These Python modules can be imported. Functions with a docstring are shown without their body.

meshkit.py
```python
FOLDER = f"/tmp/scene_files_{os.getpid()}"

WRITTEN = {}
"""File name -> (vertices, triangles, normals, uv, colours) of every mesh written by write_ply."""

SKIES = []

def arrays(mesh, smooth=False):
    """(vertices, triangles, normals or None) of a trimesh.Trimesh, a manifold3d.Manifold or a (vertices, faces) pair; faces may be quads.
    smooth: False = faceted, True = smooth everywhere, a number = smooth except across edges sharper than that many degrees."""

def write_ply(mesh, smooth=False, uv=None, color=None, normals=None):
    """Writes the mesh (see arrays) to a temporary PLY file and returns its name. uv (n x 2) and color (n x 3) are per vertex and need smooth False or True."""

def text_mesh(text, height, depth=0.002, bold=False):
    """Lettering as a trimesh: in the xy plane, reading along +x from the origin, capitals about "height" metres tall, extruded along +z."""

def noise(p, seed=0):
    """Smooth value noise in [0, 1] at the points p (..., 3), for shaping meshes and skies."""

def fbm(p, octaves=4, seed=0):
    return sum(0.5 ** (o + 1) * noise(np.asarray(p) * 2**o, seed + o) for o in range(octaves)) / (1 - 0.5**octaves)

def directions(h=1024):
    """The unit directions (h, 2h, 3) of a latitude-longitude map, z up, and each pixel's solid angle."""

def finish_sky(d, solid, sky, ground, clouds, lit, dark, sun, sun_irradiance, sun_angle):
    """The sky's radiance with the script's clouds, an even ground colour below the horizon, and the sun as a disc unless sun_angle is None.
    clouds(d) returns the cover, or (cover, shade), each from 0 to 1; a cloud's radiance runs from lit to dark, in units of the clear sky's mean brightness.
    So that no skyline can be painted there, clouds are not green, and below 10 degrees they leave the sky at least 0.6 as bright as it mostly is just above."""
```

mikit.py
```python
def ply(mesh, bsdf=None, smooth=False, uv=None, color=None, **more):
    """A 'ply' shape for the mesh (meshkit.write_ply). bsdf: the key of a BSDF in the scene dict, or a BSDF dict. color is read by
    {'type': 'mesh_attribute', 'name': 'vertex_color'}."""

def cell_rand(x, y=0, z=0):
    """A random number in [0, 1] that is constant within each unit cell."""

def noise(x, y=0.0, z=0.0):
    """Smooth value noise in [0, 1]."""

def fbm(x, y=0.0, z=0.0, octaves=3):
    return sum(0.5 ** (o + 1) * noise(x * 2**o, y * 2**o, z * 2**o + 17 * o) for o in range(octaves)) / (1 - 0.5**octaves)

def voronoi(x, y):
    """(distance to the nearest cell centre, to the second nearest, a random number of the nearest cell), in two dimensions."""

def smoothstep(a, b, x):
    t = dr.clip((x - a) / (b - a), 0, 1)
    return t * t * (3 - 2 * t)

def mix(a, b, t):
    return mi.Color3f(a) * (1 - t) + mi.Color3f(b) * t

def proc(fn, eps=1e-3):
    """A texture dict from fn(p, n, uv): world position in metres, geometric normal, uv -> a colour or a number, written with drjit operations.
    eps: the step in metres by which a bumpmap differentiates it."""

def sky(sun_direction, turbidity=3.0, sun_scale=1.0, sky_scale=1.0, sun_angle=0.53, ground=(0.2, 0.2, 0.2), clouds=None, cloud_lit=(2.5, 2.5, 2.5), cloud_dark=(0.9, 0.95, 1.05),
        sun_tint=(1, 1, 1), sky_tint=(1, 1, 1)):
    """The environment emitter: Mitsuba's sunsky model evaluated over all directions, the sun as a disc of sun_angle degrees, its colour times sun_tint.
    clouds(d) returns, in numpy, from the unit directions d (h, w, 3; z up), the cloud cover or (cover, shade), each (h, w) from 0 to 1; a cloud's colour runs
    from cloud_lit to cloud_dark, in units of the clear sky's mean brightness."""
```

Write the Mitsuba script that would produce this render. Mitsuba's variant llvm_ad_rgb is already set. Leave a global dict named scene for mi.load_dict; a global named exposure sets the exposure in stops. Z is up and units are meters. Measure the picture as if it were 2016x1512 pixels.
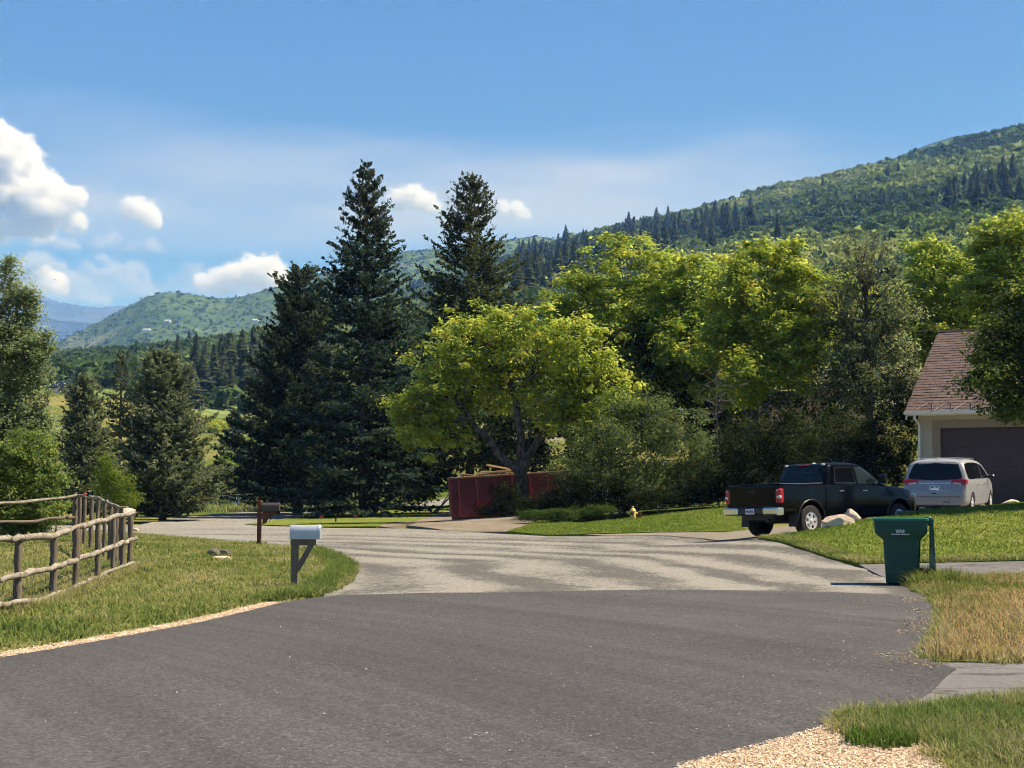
import math
import numpy as np, trimesh, shapely
import shapely.geometry as sg
import manifold3d as m3
import mitsuba as mi, drjit as dr
import mikit, meshkit
from scipy.spatial import Delaunay
from scipy.interpolate import RBFInterpolator
from scipy.ndimage import gaussian_filter, map_coordinates
T = mi.ScalarTransform4f
proc, fbm, noise, sstep, mix, cell = mikit.proc, mikit.fbm, mikit.noise, mikit.smoothstep, mikit.mix, mikit.cell_rand
scene, labels = {}, {}

# ---------------------------------------------------------------- camera, sky, exposure
FPX, CAMH = 2797.0, 1.6                      # focal length in pixels of a 2016 px wide picture, eye height
PITCH = math.atan((958 - 756) / FPX)
EYE = np.array([0, 0, CAMH]); FWD = np.array([0, math.cos(PITCH), math.sin(PITCH)]); UPV = np.array([0, -math.sin(PITCH), math.cos(PITCH)])
scene['camera'] = {'type': 'perspective', 'fov': math.degrees(2 * math.atan(1008 / FPX)), 'fov_axis': 'x', 'near_clip': 0.1, 'far_clip': 80000.0,
                   'to_world': T().look_at(origin=EYE.tolist(), target=(EYE + FWD).tolist(), up=[0, 0, 1]), 'medium': {'type': 'ref', 'id': 'air'}}
SUN_EL, SUN_AZ = math.radians(56), math.radians(87)
SUN = [math.cos(SUN_EL) * math.sin(SUN_AZ), math.cos(SUN_EL) * math.cos(SUN_AZ), math.sin(SUN_EL)]
exposure = 2.85


def clouds(d):
    az, el = np.degrees(np.arctan2(d[..., 0], d[..., 1])), np.degrees(np.arcsin(np.clip(d[..., 2], -1, 1)))
    cover, shade = np.zeros(az.shape), np.zeros(az.shape)
    sel = el > 0
    a, e = az[sel], el[sel]
    q = np.stack([a, e, a * 0], -1)
    n1, n2, n3 = meshkit.fbm(q * 0.9, 5, 3), meshkit.fbm(q * 2.2, 4, 9), meshkit.fbm(q * np.array([0.10, 0.55, 1]), 5, 21)
    # thin high streaks in a band above the horizon, going on round the sky
    band = np.clip((e - 8.9) / 1.8, 0, 1) * np.clip((15.2 + 3.5 * (n3 - .5) - e) / 4.0, 0, 1) ** 1.3
    c = band * (0.44 + 0.9 * (n3 - 0.42)) * np.clip(1 - (np.abs(a + 4) - 14) / 10, 0.25, 1)
    c = np.maximum(np.clip(c, 0, 0.6), np.clip((9 - e) / 8, 0, 1) * 0.10)
    s = np.full(a.shape, 0.32)
    # cumulus: azimuth, base elevation, half width, height, density
    for ca, ce, w, h, k, sd in ((-11.6, 11.0, 1.3, .6, .3, 4), (-11.0, 7.4, 3.4, 1.4, .35, 7), (-18.6, 7.2, 2.2, 1.6, .55, 8), (-15.8, 7.4, 1.8, 1.4, .45, 18), (-18.0, 9.1, 1.2, .5, .45, 9), (-15.9, 9.2, .8, .6, .5, 10),
                                (-14.6, 9.2, .8, .5, .5, 11), (-34, 9, 6, 4, .9, 12), (-58, 8, 9, 4, .8, 13), (24, 10, 2, 1, .7, 14), (60, 12, 8, 4, .8, 15), (120, 12, 10, 5, .8, 16), (-110, 14, 9, 6, .8, 19)):
        u, v = (a - ca) / w, (e - ce) / h
        near = (np.abs(u) < 1.6) & (v > -0.6) & (v < 1.6)
        un, vn = u[near], v[near]
        ln = meshkit.fbm(q[near] * 2.6 / max(h, .7) ** .7 + sd * 7.7, 5, sd)
        top = np.sqrt(np.clip(1 - np.abs(un) ** 2.0, 0, 1)) * (1 if sd != 1 else 1.0)
        dens = np.clip((top - vn + 1.15 * (ln - 0.5)) * 9, 0, 1) * np.clip((vn + 0.12 + 0.25 * (ln - .5)) * 5, 0, 1) * (np.abs(un) < 1.3)
        dens = dens * k
        ln2 = meshkit.fbm(q[near] * 3.4 / max(h, .7) ** .6 + np.array([.22, .22, 0]) + sd * 7.7, 5, sd + 40)
        sh = np.clip(0.86 - 0.85 * vn - 0.55 * un + 2.8 * (ln2 - 0.5), 0, 1)
        cn, sn = c[near], s[near]
        s[near] = np.where(dens > cn * .5, sn + (sh - sn) * np.clip(dens / (cn + 1e-6) - .5, 0, 1), sn)
        c[near] = np.maximum(cn, dens)
    cover[sel], shade[sel] = c, s
    return cover, shade


scene['sky'] = mikit.sky(SUN, turbidity=3.0, clouds=clouds, cloud_lit=(3.6, 3.45, 3.2), cloud_dark=(1.55, 1.85, 2.35), ground=(0.12, 0.14, 0.08), sky_tint=(.60, .95, 1.38), sky_scale=.36, sun_tint=(.94, 1.0, 1.07))


# ---------------------------------------------------------------- helpers
def P(px, py, d):
    v = FWD + (px - 1008) / FPX * np.array([1, 0, 0]) + (756 - py) / FPX * UPV
    return EYE + v * d / v[1]


def G(px, py, z=0.0):
    v = FWD + (px - 1008) / FPX * np.array([1, 0, 0]) + (756 - py) / FPX * UPV
    return EYE + v * (z - EYE[2]) / v[2]


def XY(q):
    return (P(*q) if len(q) == 3 else G(*q))[:2]


def unit(v):
    v = np.asarray(v, float)
    return v / np.maximum(np.linalg.norm(v, axis=-1, keepdims=True), 1e-12)


def tag(key, label=None, cat=None, group=None, kind=None):
    labels[key] = {k: v for k, v in (('label', label), ('category', cat), ('group', group), ('kind', kind)) if v}
    return key


COUNT = {}


def fresh(name, parent=None):
    full = f'{parent}__{name}' if parent else name
    n = COUNT.get(full, 0)
    COUNT[full] = n + 1
    return full if n == 0 else f'{full}_{n:03d}'


def put(name, mesh, bsdf, parent=None, smooth=False, **kw):
    key = fresh(name, parent)
    scene[key] = mikit.ply(mesh, bsdf, smooth=smooth, **kw)
    return key


def join(*parts):
    vs, fs, at = [], [], 0
    for m in parts:
        v, f = (m.vertices, m.faces) if hasattr(m, 'vertices') else m
        vs.append(np.asarray(v, float)); fs.append(np.asarray(f) + at); at += len(v)
    return np.vstack(vs), np.vstack(fs)


def box(x0, x1, y0, y1, z0, z1):
    v = np.array([[x, y, z] for z in (z0, z1) for y in (y0, y1) for x in (x0, x1)], float)
    return v, np.array([[0, 2, 3], [0, 3, 1], [4, 5, 7], [4, 7, 6], [0, 1, 5], [0, 5, 4], [2, 6, 7], [2, 7, 3], [0, 4, 6], [0, 6, 2], [1, 3, 7], [1, 7, 5]])


def bevel_box(x0, x1, y0, y1, z0, z1, r=0.02):
    r = min(r, (x1 - x0) / 2.01, (y1 - y0) / 2.01, (z1 - z0) / 2.01)
    pts = []
    for x, sx in ((x0, 1), (x1, -1)):
        for y, sy in ((y0, 1), (y1, -1)):
            for z, sz in ((z0, 1), (z1, -1)):
                pts += [(x + sx * r, y + sy * r, z), (x + sx * r, y, z + sz * r), (x, y + sy * r, z + sz * r)]
    h = trimesh.convex.convex_hull(np.array(pts))
    return np.array(h.vertices), np.array(h.faces)


def move(mesh, loc=(0, 0, 0), rz=0.0, ry=0.0, rx=0.0, s=1.0):
    v, f = (mesh.vertices, mesh.faces) if hasattr(mesh, 'vertices') else mesh
    cx, sx, cy, sy, cz, sz = math.cos(rx), math.sin(rx), math.cos(ry), math.sin(ry), math.cos(rz), math.sin(rz)
    R = np.array([[cz, -sz, 0], [sz, cz, 0], [0, 0, 1]]) @ np.array([[cy, 0, sy], [0, 1, 0], [-sy, 0, cy]]) @ np.array([[1, 0, 0], [0, cx, -sx], [0, sx, cx]])
    return (np.asarray(v) * s) @ R.T + np.asarray(loc), np.asarray(f)


def tube(pts, rad, n=6, cap=True):
    p = np.asarray(pts, float); k = len(p)
    rad = np.broadcast_to(np.asarray(rad, float), (k,))
    t = unit(np.gradient(p, axis=0))
    a = np.array([0, 0, 1.0]) if abs(t[:, 2]).mean() < .8 else np.array([1.0, 0, 0])
    u = unit(np.cross(t, a)); w = np.cross(t, u)
    ang = np.arange(n) * 2 * np.pi / n
    v = (p[:, None] + rad[:, None, None] * (np.cos(ang)[None, :, None] * u[:, None] + np.sin(ang)[None, :, None] * w[:, None])).reshape(-1, 3)
    i, j = np.meshgrid(np.arange(k - 1), np.arange(n), indexing='ij')
    A, B = i * n + j, i * n + (j + 1) % n
    f = np.concatenate([np.stack([A, A + n, B], -1).reshape(-1, 3), np.stack([B, A + n, B + n], -1).reshape(-1, 3)])
    if cap:
        v = np.vstack([v, p[0], p[-1]]); j = np.arange(n)
        f = np.vstack([f, np.stack([j * 0 + k * n, j, (j + 1) % n], -1), np.stack([j * 0 + k * n + 1, (k - 1) * n + (j + 1) % n, (k - 1) * n + j], -1)])
    return v, f


def tubes(segs, n=4):
    """many two-point tapered twigs at once: segs (m, 8): p0, p1, r0, r1"""
    s = np.asarray(segs, float); m = len(s)
    p0, p1 = s[:, :3], s[:, 3:6]
    t = unit(p1 - p0)
    u = unit(np.cross(t, np.where(np.abs(t[:, 2:]) < .8, [[0, 0, 1.0]], [[1.0, 0, 0]]))); w = np.cross(t, u)
    ang = np.arange(n) * 2 * np.pi / n
    ring = np.cos(ang)[None, :, None] * u[:, None] + np.sin(ang)[None, :, None] * w[:, None]
    v = np.concatenate([p0[:, None] + ring * s[:, 6, None, None], p1[:, None] + ring * s[:, 7, None, None]], 1).reshape(-1, 3)
    j = np.arange(n); f1 = np.concatenate([np.stack([j, j + n, (j + 1) % n], -1), np.stack([(j + 1) % n, j + n, (j + 1) % n + n], -1)])
    return v, (f1[None] + (np.arange(m) * 2 * n)[:, None, None]).reshape(-1, 3)


def loft(secs, cap=True):
    s = np.asarray(secs, float); k, n = s.shape[:2]
    v = s.reshape(-1, 3)
    i, j = np.meshgrid(np.arange(k - 1), np.arange(n), indexing='ij')
    A, B = i * n + j, i * n + (j + 1) % n
    f = np.concatenate([np.stack([A, B, A + n], -1).reshape(-1, 3), np.stack([B, B + n, A + n], -1).reshape(-1, 3)])
    if cap:
        v = np.vstack([v, s[0].mean(0), s[-1].mean(0)]); j = np.arange(n)
        f = np.vstack([f, np.stack([j * 0 + k * n, (j + 1) % n, j], -1), np.stack([j * 0 + k * n + 1, (k - 1) * n + j, (k - 1) * n + (j + 1) % n], -1)])
    return v, f


def lathe(prof, n=24):
    """profile (r, z) about z"""
    prof = np.asarray(prof, float); ang = np.arange(n) * 2 * np.pi / n
    secs = [np.stack([r * np.cos(ang), r * np.sin(ang), np.full(n, z)], -1) for r, z in prof]
    return loft(secs)


def extrude(poly, h, bevel=0):
    m = trimesh.creation.extrude_polygon(poly, h, engine='earcut')
    return np.array(m.vertices), np.array(m.faces)


def outward(mesh):
    v, f = mesh
    m = trimesh.Trimesh(v, f, process=False)
    return (v, f[:, ::-1]) if m.volume < 0 else (v, f)


def to_man(mesh):
    v, f = outward(mesh)
    t = trimesh.Trimesh(v, f, process=True)
    return m3.Manifold(m3.Mesh(np.asarray(t.vertices, np.float32), np.asarray(t.faces, np.uint32)))


def from_man(m):
    q = m.to_mesh()
    return np.array(q.vert_properties[:, :3], float), np.array(q.tri_verts)


def fill_poly(poly, step, seed=1):
    """triangulate a polygon with inner points about step apart: (n,2), faces, boundary rings (index lists)"""
    rng = np.random.default_rng(seed)
    rings = []; pts = []
    for ring in [poly.exterior, *poly.interiors]:
        L = ring.length; n = max(4, int(L / step))
        r = shapely.segmentize(sg.LineString(ring.coords), step)
        c = np.array(r.coords)[:-1]
        rings.append(np.arange(len(c)) + sum(len(p) for p in pts)); pts.append(c)
    x0, y0, x1, y1 = poly.bounds
    gx, gy = np.meshgrid(np.arange(x0, x1, step), np.arange(y0, y1, step))
    g = np.stack([gx.ravel(), gy.ravel()], -1) + rng.uniform(-.25, .25, (gx.size, 2)) * step
    inner = poly.buffer(-step * .45)
    g = g[shapely.contains_xy(inner, g[:, 0], g[:, 1])] if not inner.is_empty else g[:0]
    v = np.vstack([*pts, g])
    tri = Delaunay(v).simplices
    c = v[tri].mean(1)
    tri = tri[shapely.contains_xy(poly, c[:, 0], c[:, 1])]
    a, b, cc = v[tri[:, 0]], v[tri[:, 1]], v[tri[:, 2]]
    cr = (b[:, 0] - a[:, 0]) * (cc[:, 1] - a[:, 1]) - (b[:, 1] - a[:, 1]) * (cc[:, 0] - a[:, 0])
    tri[cr < 0] = tri[cr < 0][:, ::-1]
    return v, tri[np.abs(cr) > 1e-9], rings


# ---------------------------------------------------------------- terrain height
def ctl():
    c = [(x, y, 0.0) for x, y in ((0, 0), (-10, 0), (6, 0), (-20, 0), (14, 0), (-8, 10), (-8, 20), (0, 10), (4, 10), (7.5, 10), (0, 20), (6, 20), (-14, 10), (-14, 20), (12, 16), (0, 30), (4, 30), (7.6, 28.3),
                                  (12, 28), (-8, 30), (-3, 24), (-16, 45), (-25, 50), (0, 40), (3, 36), (-10, 45), (-5, 45), (-1, 48), (-20, 60), (-30, 70), (-15, 70), (-7, 62), (-25, 95), (-10, 95),
                                  (-40, 60), (-20, -20), (10, -20), (-16, 85), (-9, 75), (-12, 110), (-6, 38), (-9, 37), (-13, 41), (-8.2, 27), (-5, 34))]
    px = [(1050, 1056, 45.5), (1150, 1032, 52), (1245, 1023, 52), (1330, 1015, 52), (1420, 1006, 51), (1430, 1046, 43), (1300, 1052, 44), (893, 1028, 64), (1115, 1014, 66), (1028, 1012, 60), (1300, 1000, 57),
          (1500, 985, 56), (1700, 978, 57), (1390, 1066, 39.5), (1480, 1063, 36), (1600, 1046, 37), (1655, 1033, 37.4), (1700, 1020, 38), (1810, 1001, 40), (2016, 990, 42), (2200, 985, 42), (1590, 1057, 38.4), (1500, 1064, 39.4),
          (1780, 1028, 41.5), (1700, 1040, 40.2), (1850, 1008, 46), (1950, 998, 50), (1880, 1000, 53), (2200, 990, 53), (1640, 1104, 30.5), (1700, 1075, 33), (1850, 1050, 34.5), (2016, 1050, 34.5), (2016, 1108, 29.5),
          (20, 1082, 31), (150, 1062, 34), (-200, 1078, 33),
          (420, 940, 160), (420, 900, 220), (400, 850, 300), (400, 800, 380), (150, 800, 300), (150, 760, 360), (600, 930, 200), (700, 880, 380), (-300, 900, 200), (-300, 780, 380),
          (1000, 930, 130), (1300, 900, 140), (1600, 870, 150), (1900, 850, 150), (2500, 900, 100), (1000, 820, 300), (1500, 750, 300), (2000, 720, 300), (2600, 720, 300)]
    return np.array(c + [tuple(P(*q)) for q in px])


CT = ctl()
RBF = RBFInterpolator(CT[:, :2], CT[:, 2], kernel='linear', smoothing=0.0, neighbors=None)
FX, FY = np.arange(-60, 60.1, .5), np.arange(-30, 130.1, .5)
gx, gy = np.meshgrid(FX, FY, indexing='ij')
FINE = gaussian_filter(RBF(np.stack([gx.ravel(), gy.ravel()], -1)).reshape(gx.shape), 1.1)
KX, KY = np.arange(-420, 421, 6.0), np.arange(-60, 481, 6.0)
gx, gy = np.meshgrid(KX, KY, indexing='ij')
COARSE = RBF(np.stack([gx.ravel(), gy.ravel()], -1)).reshape(gx.shape)


def H(x, y):
    x, y = np.asarray(x, float), np.asarray(y, float)
    a = map_coordinates(FINE, [(x + 60) / .5, (y + 30) / .5], order=1, mode='nearest')
    b = map_coordinates(COARSE, [(x + 420) / 6, (y + 60) / 6], order=1, mode='nearest')
    w = np.clip(np.minimum.reduce([x + 59, 59 - x, y + 29, 129 - y]) / 10, 0, 1)
    return a * w + b * (1 - w)


def hz(x, y):
    return float(H([x], [y])[0])


def sheet(name, poly, bsdf, dz=0.0, step=0.6, skirt=0.12, label=None, fn=None, smooth=True):
    v, f, rings = fill_poly(poly, step)
    z = H(v[:, 0], v[:, 1]) + dz
    if fn is not None:
        z = z + fn(v)
    V = np.column_stack([v, z]); Fs = [f]; n = len(V)
    low = []
    for r in rings:
        k = len(r); b = n + sum(len(q) for q in low) + np.arange(k)
        q = V[r].copy(); q[:, 2] -= skirt; low.append(q)
        r2, b2 = np.roll(r, -1), np.roll(b, -1)
        Fs += [np.stack([r, b, r2], -1), np.stack([r2, b, b2], -1)]
    key = put(name, (np.vstack([V, *low]), np.vstack(Fs)), bsdf, smooth=40)
    tag(key, label, kind='structure')
    return key
# ---------------------------------------------------------------- materials
def two(b):
    return {'type': 'twosided', 'bsdf': b}


def rgb(*c):
    return {'type': 'rgb', 'value': list(c)}


def mat(key, b):
    scene[key] = b


VC = {'type': 'mesh_attribute', 'name': 'vertex_color'}


def diffuse(key, c):
    mat(key, two({'type': 'diffuse', 'reflectance': c if isinstance(c, dict) else rgb(*c)}))


def gloss(key, c, rough=.4, spec=.5, metal=0.0, coat=0.0):
    mat(key, two({'type': 'principled', 'base_color': c if isinstance(c, dict) else rgb(*c), 'roughness': rough, 'specular': spec, 'metallic': metal, 'clearcoat': coat, 'clearcoat_gloss': .96}))


mat('leaf', {'type': 'principledthin', 'base_color': VC, 'roughness': .55, 'diff_trans': 1.4, 'spec_trans': 0.0, 'eta': 1.35})
mat('blade', {'type': 'principledthin', 'base_color': VC, 'roughness': .6, 'diff_trans': 1.0, 'spec_trans': 0.0, 'eta': 1.3})
diffuse('needle', VC)
mat('soft_needle', {'type': 'principledthin', 'base_color': VC, 'roughness': .6, 'diff_trans': .8, 'spec_trans': 0.0, 'eta': 1.3})
diffuse('plain', VC)


def f_asphalt(p, n, uv):
    big = fbm(p.x * .35 + 3, p.y * .22, 0, 4)
    r = dr.sqrt(dr.square(p.x + 30) + dr.square(p.y + 6))          # paver lanes run along the road, which bends to the left
    lane = fbm(r * 1.3, p.y * .06, 5, 3)
    lane2 = fbm(r * 6.0, p.y * .12, 11, 3)
    grain = noise(p.x * 62, p.y * 62, 0)
    fine = fbm(p.x * 38, p.y * 38, 2, 2)
    v = .112 * (.62 + .26 * big + .34 * lane + .28 * lane2) * (.50 + .52 * grain + .50 * fine)
    speck = sstep(.80, .90, noise(p.x * 46, p.y * 46, 9)) * sstep(.45, .75, fbm(p.x * .8, p.y * .8, 3, 2))
    dust = sstep(.52, .80, fbm(p.x * 1.1, p.y * 1.6, 4, 4)) * sstep(-.5, 4.0, p.x) * .30
    c = mi.Color3f(1.0, .99, 1.055) * v * 1.20
    return (mix(mix(c, (.36, .33, .29), dust * .35), (.40, .38, .36), speck * .42)) * 0.52


diffuse('asphalt', proc(f_asphalt))


def f_old(p, n, uv):
    wx, wy = fbm(p.x * .22, p.y * .22, 1, 3) - .5, fbm(p.x * .22 + 40, p.y * .22, 1, 3) - .5
    q = dr.sqrt(dr.square(p.x + 15.5 + 2.0 * wx) + dr.square(p.y - 25 + 2.0 * wy))
    t = dr.atan2(p.y - 25, p.x + 15.5)
    tracks = .5 + .5 * dr.sin(q * 3.1 + 2.6 * wx + .9)
    tracks = dr.select(p.y < 46, tracks, .5 + (tracks - .5) * dr.exp((46 - p.y) * .25))
    streak = fbm(q * 1.7, t * 4.0, 7, 5)
    blot = fbm(p.x * .9, p.y * .8, 3, 4)
    fine = fbm(p.x * 14, p.y * 14, 2, 3)
    far = sstep(30., 60., p.y)
    edge = sstep(.9, 1.0, 0 * p.x)
    wide = fbm(q * .50 + 5, t * 1.8, 8, 3)
    near = 1 - far
    m = (.10 + .34 * near) * tracks + .40 * streak + .42 * blot + .50 * wide + .55 * (fine - .5) + .10 * far - .30 * near - .12
    m = sstep(.23, .72, m)
    dark = mi.Color3f(.205, .199, .192) * (.8 + .4 * fine)
    light = mi.Color3f(.47, .452, .41) * (.78 + .44 * noise(p.x * 33, p.y * 33, 5))
    return (mix(dark, light, m * .92)) * 0.5


diffuse('old_asphalt', proc(f_old))


def f_concrete(p, n, uv):
    a = fbm(p.x * .6, p.y * .6, 0, 4); b = fbm(p.x * 25, p.y * 25, 0, 2)
    return (mi.Color3f(.365, .325, .275) * (.75 + .3 * a + .25 * b)) * 0.52


diffuse('concrete', proc(f_concrete))


def f_apron(p, n, uv):
    a = fbm(p.x * .9, p.y * .9, 0, 4); b = fbm(p.x * 30, p.y * 30, 0, 3)
    crack = 1 - sstep(.012, .05, dr.abs(fbm(p.x * .8, p.y * 2.4, 6, 4) - .5)) * .9
    c = mi.Color3f(.215, .21, .215) * (.62 + .35 * a + .42 * b)
    return (mix(c, (.045, .042, .04), crack * .55 * sstep(.45, .6, fbm(p.x * .5, p.y * .5, 9, 2)))) * 0.7


diffuse('apron', proc(f_apron))


def f_dirt(p, n, uv):
    a = fbm(p.x * .7, p.y * .7, 0, 4); b = fbm(p.x * 12, p.y * 12, 0, 3)
    return (mix((.20, .17, .135), (.34, .29, .235), a) * (.7 + .6 * b)) * 0.72


diffuse('dirt', proc(f_dirt))


def f_chip(p, n, uv):
    b = fbm(p.x * 24, p.y * 24, 0, 3); c = cell(p.x * 38, p.y * 38)
    return (mix((.34, .25, .15), (.62, .50, .33), .35 * b + .65 * c)) * 0.85


diffuse('chips_ground', proc(f_chip))


def f_lawn(p, n, uv):
    a = fbm(p.x * .35, p.y * .35, 0, 4); b = fbm(p.x * 4.0, p.y * 4.0, 0, 3); f = fbm(p.x * 40, p.y * 40, 0, 2)
    mow = .5 + .5 * dr.sin((p.x * .5 + p.y * .86) * 5.5)
    c = mix((.135, .18, .034), (.22, .25, .062), a * .9 + .16 * mow)
    c = mix(c, (.33, .30, .12), sstep(.58, .85, b * .6 + a * .45) * .6)
    return (c * (.55 + .9 * f)) * 0.72


diffuse('turf', proc(f_lawn))


def f_rough(p, n, uv):
    a = fbm(p.x * .45, p.y * .45, 0, 4); f = fbm(p.x * 16, p.y * 16, 0, 3); k = fbm(p.x * 1.7 + 9, p.y * 1.7, 0, 3)
    c = mix((.16, .19, .05), (.36, .30, .16), sstep(.32, .72, .6 * a + .4 * k))
    return (c * (.45 + 1.0 * f)) * 0.75


diffuse('rough_ground', proc(f_rough))


def f_field(p, n, uv):
    a = fbm(p.x * .05, p.y * .05, 0, 4); k = fbm(p.x * .4, p.y * .25, 0, 4); f = fbm(p.x * 3, p.y * 2, 0, 3)
    c = mix((.095, .135, .03), (.235, .215, .075), sstep(.35, .7, .5 * a + .5 * k))
    return (c * (.6 + .8 * f)) * 0.8


diffuse('field', proc(f_field))


def f_slope(p, n, uv):
    a = fbm(p.x * .010, p.y * .010, p.z * .010, 4); k = fbm(p.x * .05, p.y * .05, 1, 4); f = fbm(p.x * .35, p.y * .35, 4, 3)
    c = mix((.085, .13, .040), (.17, .21, .07), k)
    c = mix(c, (.20, .19, .10), sstep(.52, .66, a))
    return (c * (.5 + 1.0 * f)) * 1.0


diffuse('slope', proc(f_slope))


def f_far(p, n, uv):
    a = fbm(p.x * .003, p.y * .003, p.z * .006, 4); k = fbm(p.x * .016, p.y * .016, p.z * .03, 4); f = fbm(p.x * .09, p.y * .09, p.z * .12, 3)
    c = mix((.042, .076, .030), (.085, .122, .046), sstep(.3, .7, .6 * k + .4 * a))
    c = mix(c, (.20, .19, .12), sstep(.68, .80, fbm(p.x * .004 + 7, p.y * .0022, p.z * .012, 3)) * .8)
    return (c * (.82 + .4 * sstep(.25, .8, f))) * 1.1


diffuse('far_slope', proc(f_far))


diffuse('distant_slope', proc(lambda p, n, uv: mix((.018, .022, .018), (.055, .055, .042), sstep(.3, .7, fbm(p.x * .002, p.y * .002, p.z * .006, 4)))))


def wood_fn(c0, c1, k=1.0):
    def f(p, n, uv):
        g = fbm(p.x * 30 * k, p.y * 30 * k, p.z * 4 * k, 3); b = fbm(p.x * 3, p.y * 3, p.z * 3, 2)
        return mix(c0, c1, .7 * g + .3 * b)
    return f


def f_rail(p, n, uv):
    g = fbm(p.x * 9, p.y * 9, p.z * 55, 4); b = fbm(p.x * 5, p.y * 5, p.z * 5, 3); k = sstep(.62, .74, fbm(p.x * 14, p.y * 14, p.z * 14, 2))
    return (mix(mix((.20, .172, .145), (.44, .395, .34), sstep(.25, .75, .5 * g + .5 * b)), (.11, .085, .065), k * .7)) * 0.8


diffuse('rail_wood', proc(f_rail))
diffuse('post_wood', proc(wood_fn((.085, .067, .052), (.21, .175, .14))))
diffuse('red_wood', proc(wood_fn((.085, .035, .02), (.17, .075, .045))))
diffuse('brown_wood', proc(wood_fn((.135, .105, .08), (.235, .19, .15))))
diffuse('end_grain', proc(wood_fn((.42, .36, .29), (.62, .55, .46), 2)))
diffuse('sawn_wood', proc(wood_fn((.42, .30, .17), (.60, .46, .28))))


def bark_fn(c0, c1):
    def f(p, n, uv):
        g = fbm(p.x * 14, p.y * 14, p.z * 5, 4)
        return mix(c0, c1, sstep(.3, .75, g))
    return f


diffuse('bark', proc(bark_fn((.045, .036, .028), (.15, .125, .10))))
diffuse('cone_brown', (.115, .07, .04))
diffuse('grey_bark', proc(bark_fn((.10, .09, .078), (.26, .24, .21))))
diffuse('pale_bark', proc(bark_fn((.22, .21, .18), (.62, .60, .54))))


def f_rock(p, n, uv):
    g = fbm(p.x * 2.2, p.y * 2.2, p.z * 2.2, 4); b = fbm(p.x * 12, p.y * 12, p.z * 12, 3)
    return (mix((.46, .35, .26), (.92, .76, .60), sstep(.25, .7, .6 * g + .4 * b))) * 0.72


diffuse('rock_pale', proc(f_rock))


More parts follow.
